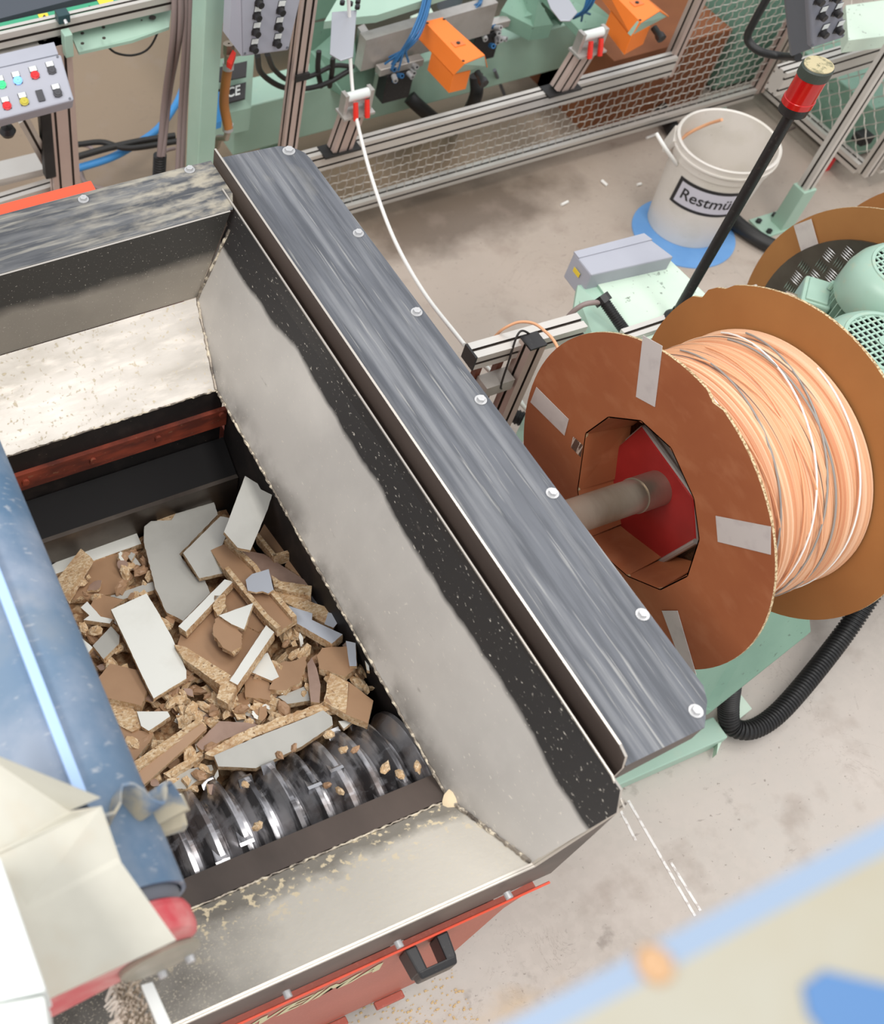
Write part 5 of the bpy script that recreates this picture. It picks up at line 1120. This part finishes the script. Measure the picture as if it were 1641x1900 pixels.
# ------------------------------------------------------------------ control panels
def panel(name, c4, thick_, label, buttons, mt=m_grey, knobs=False):
    """c4: four corners (TL, TR, BR, BL) in space"""
    cen = sum(c4, V()) / 4; ux = (c4[1] - c4[0]).normalized(); uy = (c4[0] - c4[3]); uy = (uy - ux * uy.dot(ux)).normalized(); nn = ux.cross(uy)
    if nn.dot(V((0, 0, HCAM)) - cen) < 0: nn = -nn
    r_ = root(name, cen, label, 'control panel')
    G().prism(c4, nn * -thick_).build('box', mt, r_, bevel=.006)
    for p in c4:
        q_ = p.lerp(cen, .09); G().lathe(q_, nn, [(0, .004), (.002, .004), (.002, .0005)], 10).build('screw', m_greyd, r_)
    for (px, py, kind) in buttons:
        d = ray(px, py); t_ = (cen - V((0, 0, HCAM))).dot(nn) / d.dot(nn); p = V((0, 0, HCAM)) + d * t_
        s_ = .0125
        if kind == 'blank':
            G().prism([p + ux * -s_ * .9 + uy * s_ * 1.6, p + ux * s_ * .9 + uy * s_ * 1.6, p + ux * s_ * .9 - uy * s_ * 1.5, p - ux * s_ * .9 - uy * s_ * 1.5], nn * .003).build('blank_cover', m_slate, r_, bevel=.003); continue
        G().prism([p + ux * -s_ * 1.0 + uy * s_ * 2.4, p + ux * s_ * 1.0 + uy * s_ * 2.4, p + ux * s_ * 1.0 - uy * s_ * .9, p - ux * s_ * 1.0 - uy * s_ * .9], nn * .0025).build('button_surround', m_slate, r_)
        G().prism([p + ux * -s_ * .9 + uy * s_ * 2.35, p + ux * s_ * .9 + uy * s_ * 2.35, p + ux * s_ * .9 + uy * s_ * 1.05, p - ux * s_ * .9 + uy * s_ * 1.05], nn * .0038).build('name_tag', m_frost, r_)
        mt_ = {'g': l_green, 'b': l_blue, 'r': m_btnred, 'y': m_btnyel, 's': m_slate, 'k': m_blackpl}[kind]
        h_ = .022 if knobs else .007
        G().lathe(p, nn, [(0, s_ * 1.12), (.004, s_ * 1.12), (.005, s_ * .85), (h_, s_ * .8), (h_, .001)], 20).build('button', [mt_], r_, smooth=False)
    return r_
Yp = 2.9
pl = [P(-40, 134, z=1.0), P(113, 100, z=1.0), P(138, 185, z=.93), P(-40, 232, z=.93)]
panel('button_station', pl, .05, 'grey push-button panel with lit green and blue lamps at the left edge', [(3, 158, 'g'), (33, 150, 'b'), (65, 140, 'r'), (96, 131, 's'), (13, 197, 'r'), (45, 189, 'y'), (75, 178, 'blank'), (107, 173, 's')])
pl = [P(446, -50, Y=2.75), P(572, -60, Y=2.75), P(536, 94, Y=2.75), P(450, 106, Y=2.75)]
panel('button_station', pl, .06, 'grey panel with two columns of black rotary knobs on the aluminium post', [(480, 4, 'k'), (476, 28, 'k'), (474, 58, 'k'), (470, 88, 'k'), (520, 18, 'k'), (516, 48, 'k'), (513, 78, 'k')], knobs=True)
g = G(); g.prism([P(432, -50, Y=2.76), P(446, -50, Y=2.75), P(450, 106, Y=2.75), P(426, 74, Y=2.76)], (0, .05, 0)); g.build('side', m_grey, bpy.data.objects['button_station.001'])
g = G(); g.lathe(P(555, 98, Y=2.8), (0, 0, -1), [(0, .004), (.02, .01)], 8)
pl = [P(1499, -40, Y=2.1), P(1563, -60, Y=2.1), P(1568, 70, Y=2.1), P(1506, 90, Y=2.1)]
panel('button_station', pl, .05, 'dark grey panel with black knobs at the upper right behind the signal lamp', [(1518, 0, 'k'), (1523, 28, 'k'), (1526, 60, 'k'), (1548, -6, 'k'), (1551, 22, 'k'), (1554, 54, 'k')], Mt('blue_grey_enamel', (132, 134, 144), .45), knobs=True)
g = G(); g.prism([P(1455, -40, Y=2.16), P(1499, -40, Y=2.11), P(1506, 90, Y=2.11), P(1470, 104, Y=2.16)], (0, .01, 0)); g.build('side', m_greyd, bpy.data.objects['button_station.002'])
hose('cable', [P(1440, -30, Y=2.4), P(1400, 40, Y=2.4), P(1388, 72, Y=2.4), P(1410, 95, Y=2.35), P(1450, 104, Y=2.3), P(1482, 106, Y=2.2)], .013, m_rub, 'thick black cable looping into the underside of the right control panel', 'cable')
hose('cable_loop', [P(478, 102, Y=2.85), P(485, 135, Y=3.0), P(520, 160, Y=3.1), P(560, 165, Y=3.1), P(605, 155, Y=3.1), P(650, 130, Y=3.1)], .010, m_cableb, 'lower black cable loop below the knob panel', 'cable')
hose('cable_loop', [P(496, 100, Y=2.85), P(510, 130, Y=3.0), P(540, 150, Y=3.1), P(580, 140, Y=3.1), P(620, 122, Y=3.1), P(655, 124, Y=3.1)], .009, m_cableb, 'upper black cable loop below the knob panel', 'cable')
hose('cable_loop', [P(592, 95, Y=3.1), P(590, 130, Y=3.1), P(596, 160, Y=3.15)], .010, m_cableb, 'black cable hanging left of the deflector plate', 'cable')
hose('cable_loop', [P(618, 108, Y=3.1), P(616, 135, Y=3.1), P(612, 160, Y=3.15)], .010, m_cableb, 'black cable hanging just below the deflector plate', 'cable')
G().box(P(561, 143, Y=2.905) - V((.026, .006, .012)), P(561, 143, Y=2.905) + V((.026, .006, .012))).build('cable_clip', m_rub, F1)
# profile frame at the left, under the control panel
LF = root('profile_frame', (.95, 3.0, 0), 'aluminium profile stand carrying the left push-button panel', 'stand')
pb_ = P(122, 352, z=.35)
G().profile((pb_.x, pb_.y, .0), (pb_.x, pb_.y, .95), .10, .05, up=(0, 1, 0)).build('post', alp, LF)
a_, b_ = P(-60, 395, z=.30), P(104, 345, z=.30); G().profile(a_, b_, .05, .05).build('cross_rail', al, LF)
a_, b_ = P(-60, 348, z=.36), P(104, 308, z=.36); G().prism([a_, b_, b_ + V((0, .10, 0)), a_ + V((0, .10, 0))], (0, 0, -.03)).build('ledge', m_alu, LF)
a_, b_ = P(40, 215, z=.75), P(100, 325, z=.35); G().profile(a_, b_, .04, .04, up=(0, 1, 0)).build('brace', al, LF)
G().box(P(90, 300, z=.5) - V((.02, .02, .06)), P(90, 300, z=.5) + V((.02, .02, .30))).build('black_clamp', m_rub, LF, bevel=.004)
tag(G().lathe(P(14, 243, z=.8), (0, 0, 1), [(-.02, .002), (-.015, .02), (0, .028), (.015, .02), (.02, .002)], 20).build('ball_knob', m_blackpl, smooth=True), 'black ball knob below the left push-button panel', 'knob')
# feed conveyor at top left
TC = root('feed_conveyor', (.9, 3.5, 0), 'conveyor with charcoal belt and emerald rail with yellow stickers at the top left', 'conveyor')
za = 1.00
def strip(g, a, b, c, d, t, z=za): g.prism([P(*a, z=z), P(*b, z=z), P(*c, z=z), P(*d, z=z)], (0, 0, -t)); return g
strip(G(), (-60, -40), (300, -80), (230, -25), (-60, 50), .03, za + .005).build('belt', m_beltdark, TC)
strip(G(), (-60, 56), (330, -32), (330, -18), (-60, 75), .03, za + .01).build('green_rail', m_greenrail, TC)
g = G(); a_, b_ = P(-60, 84, z=za - .01), P(320, -2, z=za - .01); g.profile(a_, b_, .04, .05); g.build('edge_profile', [m_alu, m_slot], TC)
strip(G(), (-60, 96), (130, 50), (135, 78), (-60, 128), .04, za - .05).build('steel_skirt', m_plside, TC)
g = G(); g.prism([P(131, 62, z=za - .06), P(318, 12, z=za - .06), P(314, 50, z=za - .09), P(245, 75, z=za - .09), P(146, 97, z=za - .09)], (0, 0, -.01)); pp = g.build('perforated_plate', m_green, TC)
for a, b, r_ in ((283, 33, .012), (192, 51, .006), (193, 71, .006), (153, 62, .006), (153, 81, .006), (263, 38, .003)):
    G().lathe(P(a, b, z=za - .062), (0, 0, 1), [(0, r_), (.002, r_), (.002, .0005)], 18).build('screw', m_slot, pp)
for q_ in ([(70, 27), (88, 24), (92, 35), (75, 38)], [(180, 0), (207, -6), (212, 5), (187, 12)]): G().prism([P(a, b, z=za + .011) for a, b in q_], (0, 0, .0008)).build('sticker', m_yellow, TC)
for px, py in ((36, 45), (166, 12)): G().lathe(P(px, py, z=za + .01), (0, 0, 1), [(0, .003), (.001, .003), (.001, .0005)], 8).build('screw', m_rub, TC)
for tri in ([(77, 35), (82, 27), (88, 33)],): G().prism([P(a, b, z=za + .012) for a, b in tri], (0, 0, .0006)).build('warning_triangle', m_ink, TC)
G().box(P(116, 30, z=1.03) - V((.02, .02, .015)), P(116, 30, z=1.03) + V((.02, .02, .015))).build('sensor_holder', Mt('dark_teal', (34, 66, 70), .4), TC, bevel=.003)
G().tube([P(118, 33, z=1.03), P(124, 45, z=1.02)], .006, 10).build('sensor', m_zinc, TC)
G().box(P(125, 80, z=.96) - V((.014, .02, .04)), P(125, 80, z=.96) + V((.014, .02, .04))).build('hinge', m_green, TC, bevel=.003)
g = G(); g.prism([P(-50, 112, z=.99), P(100, 78, z=.99), P(108, 100, z=.985), P(-50, 136, z=.985)], (0, 0, -.006)); g.build('support_plate', m_grey, TC)
# right background: brown box, green boxes
tag(G().box((3.30, 3.02, 0), (3.90, 3.55, .36)).build('cardboard_box', m_box), 'brown board box standing behind the mesh fence', 'box')
tag(G().prism([P(1085, 172, z=.10), P(1140, 148, z=.10), P(1172, 175, z=.10), P(1118, 200, z=.10)], (0, 0, -.08)).build('pedal_box', m_greenl, bevel=.012), 'small green cast box on the floor behind the lower mesh', 'box')
g = G(); g.box((4.0, 3.05, .02), (4.35, 3.8, .75)); g.box((4.2, 2.45, .02), (5.2, 3.0, .28)); tag(g.build('green_cabinet', m_greend, bevel=.005), 'speckled dark green cabinet behind the fence corner', 'cabinet')
g = G(); g.prism([P(1570, 10, z=.75), P(1641, 0, z=.75), P(1700, 20, z=.75), P(1700, 60, z=.75), P(1575, 75, z=.75)], (0, 0, -.05)); tag(g.build('pale_green_table', m_greenl), 'pale green machine table top at the upper right corner', 'table')
g = G(); a_, b_ = P(1440, 150, z=.5), P(1700, 70, z=.5); g.profile(a_, b_, .06, .10); g.build('cross_rail', al, F3)
g = G(); g.prism([P(1280, 198, z=.02), P(1330, 180, z=.02), P(1350, 200, z=.02), P(1315, 215, z=.02)], (0, 0, -.015)); tag(g.build('anchor_plate', m_greenl), 'small pale green anchor plate on the floor near the bucket', 'plate')
tag(G().box((1.0, 6.0, 0), (9, 6.3, 1.2)).build('rear_machine', m_greend), 'dark green machine body far at the back', 'machine')
